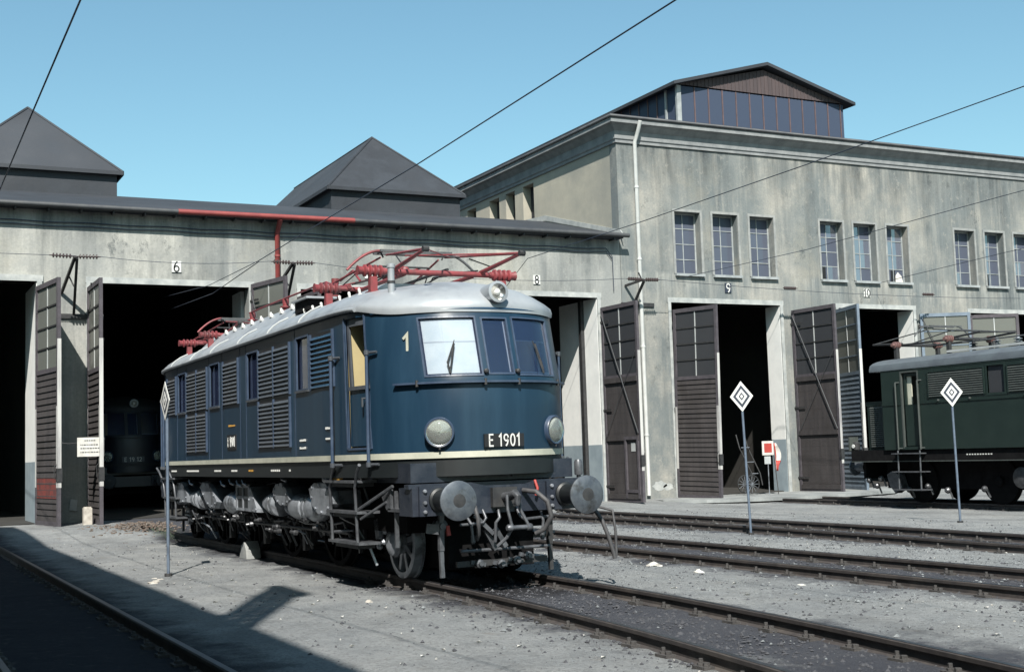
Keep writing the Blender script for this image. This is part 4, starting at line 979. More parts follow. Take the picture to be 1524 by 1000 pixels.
# ---- underframe and running gear
mb=MB(); mb.box(-14.6,-1.3,-1.02,1.02,.62,1.34); mb.build('main_frame',m_dark,loco)
mb=MB(); mb.box(-13.4,-2.6,-.62,.62,.30,.62); mb.build('traction_motors',m_dark,loco)
def wheel(x,r,spokes,sunlit=False):
    for s in(-1,1):
        y=s*.70
        mb=MB(); mb.lathe((x,y-s*.02,r),(0,s,0),[(r+.028,0),(r+.028,.03),(r,.035),(r,.135),(r-.02,.14),(r-.075,.14),(r-.075,0)],40); t=mb.build('wheel',m_gear if s<0 and sunlit else m_dark,loco,smooth=35)  # sunlit near wheel coloured pale, shaded wheels coloured near black
        mb=MB(); mb.lathe((x,y,r),(0,s,0),[(.15,0),(.15,.16),(.11,.19),(.02,.19)],20)
        for k in range(spokes):
            a=2*math.pi*k/spokes+.2; mb.bar((x+.12*math.cos(a),y+s*.07,r+.12*math.sin(a)),(x+(r-.06)*math.cos(a),y+s*.07,r+(r-.06)*math.sin(a)),.07,.06,up=(0,1,0))
        mb.build('spokes',m_gear if s<0 and sunlit else m_dark,t)
    mb=MB(); mb.tube([(x,-.7,r),(x,.7,r)],.08,12); mb.build('axle',m_dark,loco)
wheel(-2.02,.47,9,True); wheel(2*XC+2.02,.47,9)
for x in(-4.55,-6.85,-9.0,-11.3): wheel(x,.78,12)
def prismY(poly,y0,y1): 
    m=MB(); m.prism([(x,y0,z) for x,z in poly],(0,y1-y0,0)); return m
def housing(name,poly,y0=-1.36,y1=-1.0,m=None,inset=.05,smooth=None):
    """casting in the side plane with a bevelled outer face"""
    c=Vector((sum(p[0] for p in poly)/len(poly),0,sum(p[1] for p in poly)/len(poly))); mb=MB(); n=len(poly)
    outer=[(c.x+(x-c.x)*(1-inset*2),y0,c.z+(z-c.z)*(1-inset*2)) for x,z in poly]; mid=[(x,y0+.07,z) for x,z in poly]; inn=[(x,y1,z) for x,z in poly]
    vs=outer+mid+inn; fs=[tuple(range(n))]+[(k*n+i,(k+1)*n+i,(k+1)*n+(i+1)%n,k*n+(i+1)%n) for k in range(2) for i in range(n)]+[tuple(range(3*n-1,2*n-1,-1))]
    mb.add(vs,fs)
    for i in range(n):
        p=Vector(outer[i]); q=Vector(outer[(i+1)%n])
        for t in(.5,):
            r=p+(q-p)*t; r=r+(Vector((c.x,y0,c.z))-r)*.12; mb.lathe((r.x,y0+.004,r.z),(0,-1,0),[(.022,0),(.022,.018),(.010,.022)],6)
    return mb.build(name,m or m_gear,loco)
housing('sand_box',[(-13.2,1.16),(-12.95,1.22),(-12.5,1.21),(-12.05,.98),(-12.05,.80),(-12.75,.78),(-13.05,.74),(-13.25,.9)])
housing('gear_case',[(-11.08,1.14),(-10.85,1.23),(-10.35,1.22),(-10.0,1.1),(-9.62,.86),(-9.8,.74),(-10.2,.72),(-10.6,.85)])
housing('gear_case',[(-6.15,1.10),(-5.95,1.23),(-5.62,1.26),(-5.36,1.17),(-5.15,.98),(-5.3,.88),(-5.7,.88),(-6.0,.98)])
housing('sand_box',[(-4.1,1.18),(-3.85,1.27),(-3.3,1.28),(-2.98,1.15),(-2.92,.97),(-3.3,.80),(-3.66,.80),(-3.95,.92)],y0=-1.42)
mb=MB(); mb.lathe((-3.45,-1.3,1.27),(0,0,1),[(.10,0),(.11,.02),(.11,.06),(.06,.09)],12); mb.build('filler_cap',m_gear,loco)
def drum(name,x0,x1,z,prof,y=-1.18):
    mb=MB(); mb.lathe((x0,y,z),(1,0,0),prof,22); return mb.build(name,m_gear,loco,smooth=35)
L=.85; drum('gear_drum',-11.98,-11.1,.88,[(.05,0),(.16,.04),(.17,.3),(.13,.32),(.13,.5),(.2,.52),(.2,.62),(.15,.64),(.17,.8),(.05,.85)])
L=1.0; drum('brake_cylinder',-9.5,-8.5,.86,[(.04,0),(.09,.10),(.17,.25),(.20,.45),(.205,.55),(.2,.6),(.19,.62),(.20,.66),(.19,.8),(.15,.93),(.05,1.0)])
drum('brake_cylinder',-7.1,-6.1,.90,[(.04,0),(.06,.12),(.12,.2),(.15,.4),(.19,.6),(.20,.75),(.16,.77),(.16,.82),(.20,.84),(.20,.95),(.05,1.0)])
drum('motor_end',-5.78,-3.95,.88,[(.05,0),(.10,.06),(.14,.10),(.10,.14),(.15,.2),(.17,.28),(.12,.32),(.18,.42),(.2,.52),(.2,1.0),(.17,1.02),(.17,1.08),(.2,1.1),(.2,1.2),(.17,1.22),(.17,1.28),(.21,1.3),(.21,1.4),(.18,1.6),(.08,1.82)],y=-1.16)
mb=MB(); mb.box(-8.5,-7.6,-1.30,-1.0,.74,1.20); bb=mb.build('battery_box',m_skirt,loco)
mb=MB()
for a in(-8.46,-8.06,-7.68): mb.box(a,a+.05,-1.325,-1.302,.75,1.19)
for z in(.75,.95,1.14): mb.box(-8.41,-7.68,-1.318,-1.302,z,z+.045)
mb.build('box_frame',m_gear,bb)
housing('step_wedge',[(-7.58,1.16),(-7.45,1.16),(-7.08,.80),(-7.08,.74),(-7.58,.74)],y0=-1.34,inset=.02)
# small lit fittings, pipes and brake rods
for x,z in((-11.7,1.25),(-9.2,1.25),(-8.6,1.28),(-8.1,1.26),(-7.75,1.28),(-5.5,1.36)):
    mb=MB(); mb.tube([(x,-1.40,z),(x+.06,-1.40,z-.06),(x+.16,-1.36,z-.09)],.020,6); mb.build('pipe_bend',m_gear,loco)
for i in range(26):
    x=-12.8+i*.36+random.uniform(-.1,.1); z=random.uniform(.45,.72); mb=MB(); r=random.uniform(.02,.05)
    mb.lathe((x,-1.12-random.random()*.15,z),(random.uniform(-.3,.3),-1,random.uniform(-.2,.4)),[(r,0),(r*1.1,.05),(r*.6,.07),(r*.6,.12)],8); mb.bar((x,-1.1,z),(x+random.uniform(-.12,.12),-1.0,z-.25),.03,.03); mb.build('brake_fitting',m_fit,loco)
mb=MB(); mb.tube([(-13.3,-1.12,.55),(-9.2,-1.12,.53),(-3.2,-1.12,.55)],.022,6); mb.build('brake_rod',m_iron,loco)
for x in(-12.9,-10.2,-7.9,-5.7): mb=MB(); mb.bar((x,-.95,.62),(x+.05,-.95,.18),.09,.12); mb.build('brake_hanger',m_iron,loco)
rs=random.Random(11)
for i in range(34):                            # pipes, rods and conduit between the castings
    x=-13.2+rs.random()*10.4; z=rs.uniform(.35,1.25); l=rs.uniform(.2,.9); y=-1.04-rs.random()*.22
    mb=MB(); mb.tube([(x,y,z),(x+l*.5,y-.03,z+rs.uniform(-.05,.05)),(x+l,y,z+rs.uniform(-.12,.12)),(x+l+.05,y+.1,z-rs.uniform(.1,.3))],rs.uniform(.010,.022),6); mb.build('pipe',rs.choice((m_fit,m_fit,m_gear,m_iron)),loco)
for x in(-4.55,-6.85,-9.0,-11.3):              # leaf springs over the driving axles
    mb=MB()
    for k in range(6): w=.62-.09*k; mb.box(x-w,x+w,-1.02,-.90,.60-.022*k,.618-.022*k)
    mb.box(x-.06,x+.06,-1.04,-.88,.46,.64); mb.build('leaf_spring',m_fit,loco)
    mb=MB(); mb.lathe((x,-.88,.78),(0,-1,0),[(.16,0),(.18,.03),(.16,.08),(.07,.11)],18); mb.build('axle_box',m_fit,loco,smooth=40)
for x in(-3.5,-5.7,-7.9,-10.1,-12.3):          # brake blocks and levers
    mb=MB(); P=[(x+.02*math.cos(a),-.80,.62+.42*math.sin(a)) for a in(-.9,-.5,0,.5,.9)]; mb.tube(P,[.04,.05,.05,.05,.04],6); mb.bar((x,-.86,1.0),(x+.05,-.86,.25),.05,.04); mb.build('brake_block',m_fit,loco)
# cab steps
def steps(xa,xb,s,mirror=False):
    f=(lambda x:x) if not mirror else (lambda x:2*XC-x)
    Y=s*1.42
    par=None
    for z,y0 in((1.30,1.5),(.90,1.46),(.50,1.44)):
        mb=MB(); mb.box(f(xa),f(xb),s*1.14,s*y0,z-.035,z); o=mb.build('cab_step',m_step,loco)
        mb=MB(); mb.box(f(xa+.2),f(xb-.15),s*1.16,s*(y0-.04),z-.09,z-.036); mb.build('step_bracket',m_iron,o)
    for x in(xa+.12,xb-.10):
        mb=MB(); mb.tube([(f(x+.42 if x<-2.6 else x+.40),s*1.52,1.5),(f(x+.30 if x<-2.6 else x+.26),s*1.5,1.42),(f(x+.05),s*1.46,1.22),(f(x),s*1.43,.9),(f(x+.01),s*1.42,.49)],.022,8); mb.build('step_rail',m_step,loco,smooth=60)
    mb=MB(); mb.tube([(f(xa+.15),s*1.4,.60),(f(xa+.5),s*1.25,.62)],.018,6); mb.build('step_stay',m_step,loco)
    mb=MB(); mb.tube([(f(xb-.1),s*1.4,.92),(f(xb+.62),s*1.2,1.22)],.022,6); mb.build('step_stay',m_step,loco)
    mb=MB(); mb.tube([(f(xb-.02),s*1.4,.80),(f(xb+.40),s*1.2,1.02)],.018,6); mb.build('step_stay',m_step,loco)
for s in(-1,1): steps(-3.15,-1.93,s); steps(-3.15,-1.93,s,True)
mb=MB(); mb.box(-2.95,-2.6,-1.46,-1.40,1.302,1.345); mb.build('step_edge_paint',m_yell,loco)
# ---- ends: apron, buffer beam, buffers, coupling, hoses
def end(f,front):
    mb=MB(); mb.box(f(-2.4),f(-.78),-1.17,1.10,1.26,1.50); ap=mb.build('end_apron',m_apron,loco)
    mb=MB(); mb.box(f(-.80),f(-.66),-1.25,1.13,1.19,1.245); mb.build('footplate_edge',m_apron,loco)
    mb=MB(); mb.box(f(-1.05),f(-.62),-1.22,1.20,.86,1.20); bb=mb.build('buffer_beam',m_apron,loco)
    for s in(-1,1):
        c=(f(-.62),s*.875,1.05); d=(f(0)-f(-.62),0,0)
        mb=MB(); mb.box(f(-.62),f(-.575),s*.875-.27,s*.875+.27,.86,1.22); pl=mb.build('buffer',m_apron,loco)
        for yy in(-.2,.2):
            for zz in(.91,1.02,1.16): mb=MB(); mb.lathe((f(-.577),s*.875+yy,zz),d,[(.026,0),(.026,.02),(.015,.035)],8); mb.build('bolt',m_gear,pl)
        mb=MB(); mb.lathe((f(-.575),s*.875,1.05),d,[(.15,0),(.15,.03),(.125,.05),(.125,.36),(.13,.37),(.105,.38),(.105,.50)],26); mb.build('buffer_barrel',m_skirt,pl,smooth=35)
        mb=MB(); mb.lathe((f(-.09),s*.875,1.05),d,[(.10,0),(.232,.035),(.237,.05),(.235,.065),(.20,.080),(.11,.090),(.01,.092)],36); mb.build('buffer_head',m_buf,pl,smooth=50)
        mb=MB(); mb.lathe((f(0),s*.875,1.05),d,[(.10,-.004),(.075,.002),(.03,.006),(.005,.006)],20); mb.build('grease_patch',m_iron,pl,smooth=50)
    # hook and screw coupling
    mb=MB(); mb.box(f(-.62),f(-.55),-.17,.17,.93,1.17); hk=mb.build('coupling_hook',m_iron,loco)
    mb=MB(); mb.tube([(f(-.55),0,1.05),(f(-.40),0,1.06),(f(-.27),0,1.10),(f(-.20),0,1.06),(f(-.22),0,.98),(f(-.30),0,.97)],[.06,.055,.05,.045,.04,.02],10); mb.build('hook',m_step,hk,smooth=50)
    mb=MB()
    for yy,sl in((-.085,0),(.085,.05)): mb.tube([(f(-.33),yy,1.08),(f(-.31),yy-.005,.90),(f(-.28),yy+.02+sl,.74),(f(-.27),yy+.04+sl,.68)],.020,8)
    mb.lathe((f(-.27),-.13,.68),(0,1,0),[(.03,0),(.045,.02),(.045,.07),(.03,.08),(.03,.27),(.045,.28),(.045,.33),(.03,.35)],12); mb.build('coupling_link',m_step,hk,smooth=40)
    mb=MB(); mb.tube([(f(-.29),-.04,.69),(f(-.34),-.10,.56),(f(-.4),-.2,.46)],.022,8); mb.build('coupling_screw',m_step,hk)
    # pipes and hoses
    for P,r,nm,m in([[(f(-.6),-.50,1.0),(f(-.42),-.48,.95),(f(-.38),-.46,.80),(f(-.42),-.44,.62),(f(-.5),-.43,.55)],.027,'brake_hose',m_hose],
        [[(f(-.6),.28,1.12),(f(-.40),.36,1.10),(f(-.30),.46,.98),(f(-.28),.50,.80),(f(-.35),.44,.64),(f(-.45),.36,.58)],.031,'brake_hose',m_hose],
        [[(f(-.6),1.12,.92),(f(-.40),1.18,.86),(f(-.30),1.24,.7),(f(-.26),1.30,.5),(f(-.24),1.36,.28),(f(-.24),1.37,.22)],.027,'heating_cable',m_hose],
        [[(f(-.58),1.22,.9),(f(-.30),1.40,.82),(f(-.28),1.42,.55),(f(-.28),1.42,.25)],.018,'heating_cable',m_hose],
        [[(f(-.63),-.28,.90),(f(-.58),-.26,.80),(f(-.58),-.30,.74),(f(-.58),-.62,.73)],.020,'air_pipe',m_step],
        [[(f(-.63),.18,.92),(f(-.55),.20,.80),(f(-.55),.25,.76),(f(-.55),.62,.78)],.020,'air_pipe',m_step],
        [[(f(-.6),-.08,.9),(f(-.52),-.10,.80),(f(-.55),-.14,.74),(f(-.58),-.14,.5)],.020,'air_pipe',m_step],
        [[(f(-.6),.45,1.24),(f(-.55),.46,1.14),(f(-.56),.44,1.05)],.018,'red_handle',m_sigred],
        [[(f(-.72),.15,1.55),(f(-.62),.15,1.5),(f(-.62),.15,1.3)],.03,'heating_socket',m_iron]):
        mb=MB(); mb.tube(P,r,10); mb.build(nm,m,loco,smooth=60)
    for s in(-1,1): mb=MB(); mb.tube([(f(-.6),s*.52,.84),(f(-.5),s*.50,.74),(f(-.5),s*.48,.56)],.018,8); mb.lathe((f(-.5),s*.48,.60),(0,0,-1),[(.03,0),(.03,.08),(.018,.1)],8); mb.build('brake_cock',m_step,loco)
    # socket at the corner
    mb=MB(); mb.lathe((f(-.72),1.16,1.28),(0,0,1),[(.05,0),(.055,.02),(.055,.17),(.04,.20),(.03,.2)],14); mb.lathe((f(-.72),1.16,1.0),(0,0,1),[(.03,0),(.03,.28)],8); mb.build('lamp_bracket',m_step,loco,smooth=40)
    # guard irons, truck frame enlarged as dark fill, dampers
    mb=MB(); mb.box(f(-3.2),f(-.98),-.60,.60,.16,.86); mb.build('truck_frame_dark_fill',m_dark,loco)  # enlarged black block fills in the shade beneath the buffers
    mb=MB(); mb.tube([(f(-.72),-.55,.40),(f(-.72),.70,.40)],.022,8); mb.build('guard_bar',m_step,loco)
    mb=MB(); mb.bar((f(-.75),-.60,.24),(f(-.75),.66,.24),.05,.07); mb.build('guard_bar',m_iron,loco)
    for yy in(-.78,.74):
        mb=MB(); mb.bar((f(-.78),yy,.86),(f(-.80),yy,.42),.06,.07); mb.bar((f(-.80),yy,.42),(f(-.78),yy,.09),.05,.05); mb.build('guard_iron',m_step if yy<0 else m_iron,loco)
    for yy,dz in((-.24,0),(-.10,.03)): mb=MB(); mb.bar((f(-.66),yy,.66),(f(-.66),yy+.14,.40+dz),.05,.06); mb.build('coupling_rest',m_step,loco)
    mb=MB(); mb.bar((f(-.62),-.40,.84),(f(-.60),-.16,.60),.06,.05); mb.build('coupling_rest',m_step,loco)
    mb=MB(); mb.lathe((f(-.9),-.78,.72),d,[(.05,0),(.10,.05),(.09,.12),(.04,.14),(.04,.18)],12); mb.bar((f(-.85),-.95,.70),(f(-.8),-.80,.68),.10,.12); mb.build('shock_damper',m_step,loco)
    mb=MB(); mb.bar((f(-.78),-.70,.72),(f(-.76),-.69,.60),.045,.045); mb.build('red_handle',m_sigred,loco)
    for yy,zz in((-.32,.24),(-.02,.22),(.2,.25),(.36,.30)): mb=MB(); mb.lathe((f(-.70),yy,zz),d,[(.055,0),(.055,.05),(.03,.06),(.03,.09)],8); mb.bar((f(-.72),yy-.10,zz+.02),(f(-.72),yy+.1,zz-.02),.04,.05); mb.build('guard_clamp',m_step,loco)
    mb=MB(); mb.bar((f(-1.35),-1.14,1.16),(f(-1.35),-1.14,.45),.05,.03); mb.build('truck_handrail',m_step,loco)
    mb=MB(); mb.box(f(-1.50),f(-1.06),-1.20,-.9,.90,.94); mb.prism([(f(-1.70),-1.2,1.08),(f(-1.40),-1.2,1.18),(f(-1.40),-1.2,.92),(f(-1.55),-1.2,.92)],(0,.04,0)); mb.build('truck_bracket',m_step,loco)
    mb=MB(); mb.lathe((f(-2.02),-.86,.47),(0,-1,0),[(.17,0),(.19,.04),(.17,.10),(.10,.14),(.05,.15)],20); mb.build('axle_box',m_gear,loco,smooth=40)
    mb=MB(); mb.prism([(f(-2.5),-1.02,.75),(f(-2.34),-1.02,.78),(f(-2.30),-1.02,.55),(f(-2.42),-1.02,.50)],(0,.06,0)); mb.build('spring_hanger',m_gear,loco)
    for k in range(5): mb=MB(); mb.lathe((f(-2.45+.05*k),-.92,.40+.07*((k*2)%5)),(0,-1,0),[(.03,0),(.05,.03),(.03,.07)],8); mb.build('truck_fitting',m_gear,loco)
end(lambda x:x,True); end(lambda x:2*XC-x,False)
# ------------------------------------------------------------------ second blue locomotive, inside the shed
lk=thing('electric_locomotive','dark blue locomotive numbered E 19 12 standing unlit inside the leftmost dark gate','locomotive',(-7.93-29.8,.95,0))
keep={'body','waist_stripe','skirt','machine_room_dark_box','front_window','headlamp','top_lamp','rain_strip','buffer','buffer_beam','end_apron','cab_bulkhead','main_frame','side_window','cab_door','eave_strip'}
for ch in list(loco.children):
    base=ch.name.split('.')[0]
    if base in keep or base=='roof':
        k=ch.copy(); COL.objects.link(k); k.parent=lk
        if base!='roof':
            for g in ch.children:
                if g.name.startswith('end_number') or g.name.startswith('sun_blind') or g.name.startswith('blind'): continue
                q=g.copy(); COL.objects.link(q); q.parent=k
m_unlit_blue=mat('unlit_blue_paint',(.004,.009,.022),(.006,.012,.027),scale=2,rough=.45); m_unlit_roof=mat('unlit_roof_paint',(.03,.035,.045),(.02,.024,.03),scale=2,rough=.7)  # shade of the shed put into this locomotive's darker colours
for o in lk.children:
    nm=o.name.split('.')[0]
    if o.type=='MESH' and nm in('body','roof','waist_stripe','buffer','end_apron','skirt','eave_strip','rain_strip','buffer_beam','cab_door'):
        o.material_slots[0].link='OBJECT'; o.material_slots[0].material=m_unlit_roof if nm in('roof','waist_stripe') else m_unlit_blue
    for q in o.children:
        if q.name.split('.')[0] in('buffer_head','buffer_barrel','window_frame','frame','bolt'): q.material_slots[0].link='OBJECT'; q.material_slots[0].material=m_unlit_roof
mb=MB(); mb.box(-30.31,-30.28,.56,1.30,1.67,1.86); npk=mb.build('number_plate',m_navy,lk); text('E 19 12',.145,m_let,npk,'lettering',(-30.275,.93,1.765),(0,1,0),(0,0,1),width=.56)
# ------------------------------------------------------------------ green locomotive on the right
gl=thing('electric_locomotive','dark green electric locomotive with front bonnet and ladder steps at the right edge','locomotive',(-8,20.1,-.16))
YS=18.62; YO=20.1*2-YS; xE=-13.85; xF=-2.2
def gbox(name,m,par,*a): return box(name,m,par,*a)
# cab body shell: side walls with openings
def gwall(y,out):
    opsx=[(-13.06,-12.45,1.40,3.44),(-9.99,-9.45,2.72,3.42)]
    xsb=sorted({xE,xF,*[o[0] for o in opsx],*[o[1] for o in opsx]}); zsb=sorted({1.32,3.56,*[o[2] for o in opsx],*[o[3] for o in opsx]})
    mb=MB()
    for i in range(len(xsb)-1):
        for j in range(len(zsb)-1):
            cx=(xsb[i]+xsb[i+1])/2; cz=(zsb[j]+zsb[j+1])/2
            if any(o[0]<cx<o[1] and o[2]<cz<o[3] for o in opsx): continue
            mb.add([(xsb[i],y,zsb[j]),(xsb[i+1],y,zsb[j]),(xsb[i+1],y,zsb[j+1]),(xsb[i],y,zsb[j+1])],[(0,1,2,3)])
    return mb.build('body_side',m_green,gl,solid=.04)
gwall(YS,-1); gwall(YO,1)
mb=MB()
for x in(xE+.012,xF-.012): 
    mb.box(x-.02,x+.02,YS+.02,YO-.02,1.32,3.56)
    if x==xE+.012: mb.build('cab_end',m_green,gl); mb=MB()
mb.build('cab_end',m_green,gl)
for yy in(19.25,20.95):
    mb=MB(); mb.box(xE-.025,xE-.012,yy-.4,yy+.4,2.65,3.35); mb.build('front_window',m_dglass2,gl)
mb=MB(); mb.box(-12.2,xF+.1,YS+.12,YO-.12,1.35,3.5); mb.build('machine_room_dark_box',m_ink,gl)  # black box stands for the unlit inside
mb=MB(); mb.box(-12.38,-12.28,YS+.10,YO-.1,1.4,3.5); mb.build('cab_bulkhead',m_green,gl)
mb=MB(); pr=[]
hw=1.52
for i in range(15): 
    a=math.pi*i/14; pr.append((-hw*math.cos(a)*(1 if abs(math.cos(a))<.999 else 1),3.60+.34*math.sin(a)**.7))
pr=[(-hw,3.54)]+pr+[(hw,3.54)]
mb.prism([(-14.2,20.1+y,z) for y,z in pr],(12.3,0,0)); groof=mb.build('roof',m_roof2,gl,smooth=40)
mb=MB(); mb.prism([(-14.2,20.1+y*.99,z) for y,z in pr],(-.10,0,0)); mb.build('roof_edge',m_roof2,groof,smooth=40)
mb=MB(); mb.box(-12.6,xF,YS-.03,YS+.05,3.50,3.58); mb.build('drip_strip',m_green,groof)
# door
d=gbox('cab_door',m_green,gl,-13.04,-12.47,YS+.06,YS+.10,1.42,2.55)
mb=MB(); mb.box(-13.04,-12.96,YS+.05,YS+.1,2.55,3.42); mb.box(-12.55,-12.47,YS+.05,YS+.1,2.55,3.42); mb.box(-12.96,-12.55,YS+.05,YS+.1,3.34,3.42); mb.build('window_frame',m_green,d)
mb=MB(); mb.box(-12.96,-12.80,YS+.10,YS+.13,2.56,3.34); mb.build('light_jamb',m_stripe,d)
mb=MB(); mb.box(-13.10,-13.055,YS-.03,YS+.03,1.36,3.48); mb.box(-12.455,-12.41,YS-.03,YS+.03,1.36,3.48); mb.box(-13.055,-12.455,YS-.03,YS+.03,3.44,3.48); mb.build('door_surround',m_greens,d)
# louvres, window
def glouv(x0,x1,z0,z1):
    p=gbox('louvre_panel',m_ink,gl,x0,x1,YS-.026,YS-.021,z0,z1); mb=MB(); n=11; h=(z1-z0)/n
    for i in range(n): z=z0+i*h; mb.add([(x0,YS-.055,z),(x1,YS-.055,z),(x1,YS-.028,z+h*.55),(x0,YS-.028,z+h*.55),(x0,YS-.05,z-.008),(x1,YS-.05,z-.008)],[(0,1,2,3),(0,4,5,1)])
    mb.build('slats',m_greens,p)
    mb=MB(); mb.box(x0-.04,x0,YS-.05,YS-.021,z0-.03,z1+.03); mb.box(x1,x1+.04,YS-.05,YS-.021,z0-.03,z1+.03); mb.box(x0,x1,YS-.05,YS-.021,z1,z1+.03); mb.build('frame',m_green,p)
glouv(-12.02,-10.12,2.73,3.38); glouv(-9.30,-7.6,2.73,3.38); glouv(-6.2,-4.4,2.73,3.38)
mb=MB(); mb.box(-9.99,-9.45,YS+.03,YS+.036,2.72,3.42); w=mb.build('side_window',m_dglass2,gl)
mb=MB(); mb.box(-10.05,-9.99,YS-.03,YS+.03,2.66,3.48); mb.box(-9.45,-9.39,YS-.03,YS+.03,2.66,3.48); mb.box(-9.99,-9.45,YS-.03,YS+.03,2.66,2.72); mb.box(-9.99,-9.45,YS-.03,YS+.03,3.42,3.48); mb.build('frame',m_green,w)
gbox('belt_rail',m_green,gl,-12.35,xF,YS-.04,YS-.021,2.56,2.60); gbox('belt_rail',m_green,gl,xE,-13.12,YS-.04,YS-.021,2.56,2.60)
for x in(-11.7,-10.6,-8.8,-7.0):
    mb=MB(); mb.lathe((x,YS-.02,2.62),(0,-1,0),[(.03,0),(.03,.04),(.015,.05)],8); mb.build('panel_catch',m_greens,gl)
# bonnet
bn=gbox('bonnet',m_green,gl,-14.9,xE-.02,19.0,21.2,1.3,2.70)
mb=MB(); mb.box(-14.92,xE-.02,18.98,21.22,2.60,2.72); mb.build('bonnet_lid',m_green,bn)
mb=MB(); n=20
for i in range(n): z=1.42+i*.058; mb.add([(-14.78,18.955,z),(-14.1,18.955,z),(-14.1,18.985,z+.035),(-14.78,18.985,z+.035)],[(0,1,2,3)])
mb.build('bonnet_slats',m_greens,bn)
# footplate, buffer beam, buffer
gbox('footplate',m_dark,gl,-15.3,xF+.9,18.66,21.54,1.0,1.32); gbox('footplate_edge',m_greens,gl,-15.3,xF+.9,18.64,18.66,.99,1.015)
mb=MB(); mb.box(-15.36,-15.31,18.62,18.95,1.32,1.72); mb.build('lamp_bracket',m_greens,gl)
mb=MB(); mb.lathe((-15.2,18.78,1.34),(0,0,1),[(.09,0),(.10,.02),(.10,.2),(.05,.24)],14); mb.build('end_lamp',m_iron,gl)
mb=MB(); mb.lathe((-15.2,18.68,1.45),(0,-1,0),[(.05,0),(.06,.03),(.05,.035)],14); mb.build('end_lamp_lens',m_let,gl)
for yy in(19.22,20.98):
    mb=MB(); mb.lathe((-15.3,yy,.82),(-1,0,0),[(.16,0),(.13,.05),(.13,.36),(.10,.37),(.10,.45),(.23,.47),(.24,.50),(.2,.52),(.02,.53)],24); mb.build('buffer',m_buf,gl,smooth=35)
mb=MB(); mb.box(-15.2,-15.1,19.0,21.2,.5,.98); mb.build('buffer_beam',m_dark,gl)
mb=MB(); mb.box(-14.6,xF+.6,19.35,20.85,.22,1.0); mb.build('main_frame',m_dark,gl)
for x in(-13.2,-10.4,-7.0,-4.2):
    for s in(-1,1):
        mb=MB(); mb.lathe((x,20.1+s*.69,.44),(0,s,0),[(.63,0),(.63,.03),(.6,.035),(.6,.13),(.5,.14),(.12,.10),(.12,.2),(.02,.21)],32); mb.build('wheel',m_dark,gl,smooth=35)
housing_y=18.95
mb=MB(); mb.prism([(-14.2,housing_y,.62),(-13.98,housing_y,.72),(-13.75,housing_y,.62),(-13.62,housing_y,.25),(-13.9,housing_y,.1),(-14.1,housing_y,.3)],(0,.25,0)); mb.build('sand_box',m_step,gl)
for x,z in((-14.9,.45),(-14.6,.3),(-14.4,.5),(-13.3,.2),(-12.6,.3),(-11.9,.2),(-10.6,.25),(-9.4,.6),(-9.2,.3)):
    mb=MB(); mb.lathe((x,18.98,z),(random.uniform(-.2,.2),-1,.1),[(.04,0),(.09,.04),(.08,.10),(.04,.14)],10); mb.bar((x,19.0,z),(x+.05,19.05,z-.22),.05,.05); mb.build('brake_fitting',m_fit,gl)
mb=MB(); mb.lathe((-9.35,18.95,.55),(0,-1,0),[(.1,0),(.26,.03),(.27,.08),(.1,.12)],20); mb.build('axle_box',m_fit,gl,smooth=40)
# steps and rails
for z in(1.23,.73,.24):
    gbox('cab_step',m_step,gl,-13.42,-12.32,18.42,18.80,z-.03,z)
for x in(-13.25,-12.42):
    mb=MB(); mb.tube([(x,18.52,1.3),(x,18.50,.24)],.022,8); mb.build('step_rail',m_step,gl)
for x,z in((-13.24,3.18),(-12.40,3.2)):
    mb=MB(); mb.tube([(x,YS-.08,1.32),(x,YS-.08,z)],.022,8); h=mb.build('handrail',m_greens,gl)
    for zz in(z,1.36): mb=MB(); mb.tube([(x,YS-.08,zz),(x+.10,YS-.01,zz)],.018,6); mb.build('handrail_bracket',m_greens,h)
mb=MB(); n=10
for i in range(n): mb.box(-10.9+i*.09,-10.85+i*.09,18.652,18.657,1.15,1.18)
mb.build('frame_lettering',m_let,gl)
# folded pantograph and roof gear
zb=4.30; mb=MB()
for x in(-13.9,-11.9): mb.tube([(x,19.3,zb),(x,20.9,zb)],.045,10)
for y in(19.5,20.7): mb.tube([(-13.9,y,zb),(-11.9,y,zb)],.03,8)
gp=mb.build('pantograph',m_iron,gl,smooth=50)
for x in(-13.9,-11.9):
    for y in(19.3,20.9):
        s=-1 if y<20 else 1
        mb=MB(); prof=[(.05,0)]
        for i in range(3): prof+=[(.05,.03+i*.08),(.10,.045+i*.08),(.10,.07+i*.08),(.05,.085+i*.08)]
        mb.lathe((x,y-s*.15,zb),(0,s,0),prof+[(.05,.32)],12); mb.build('insulator',m_pinkp,gp,smooth=35)
        mb=MB(); mb.box(x-.05,x+.05,y-.05,y+.05,3.85,zb-.05); mb.build('insulator_foot',m_iron,gp)
for e,xk in((-1,-15.0),(1,-10.9)):
    for y in(19.45,20.75):
        mb=MB(); mb.tube([(-12.9+e*.9,y,zb+.03),(xk,y,zb+.10)],.03,8); mb.build('lower_arm',m_iron,gp)
        mb=MB(); mb.tube([(xk,y,zb+.10),(-12.9+e*.1,y+(.2 if y<20 else -.2),zb+.36)],.018,6); mb.build('upper_arm',m_pantog,gp)
    mb=MB(); mb.tube([(xk,19.45,zb+.10),(xk,20.75,zb+.10)],.014,6); mb.build('knuckle_rod',m_iron,gp)
for dx in(-.14,.14): mb=MB(); mb.bar((-12.9+dx,19.5,zb+.45),(-12.9+dx,20.7,zb+.45),.05,.03); mb.build('collector_strip',m_pantog,gp)
for s in(-1,1):
    mb=MB(); mb.tube([(-12.9,20.1+s*(.55+.5*t),zb+.46-.3*t**1.9) for t in(0,.2,.4,.6,.8,1)],.02,6); mb.build('horn',m_pantog,gp)
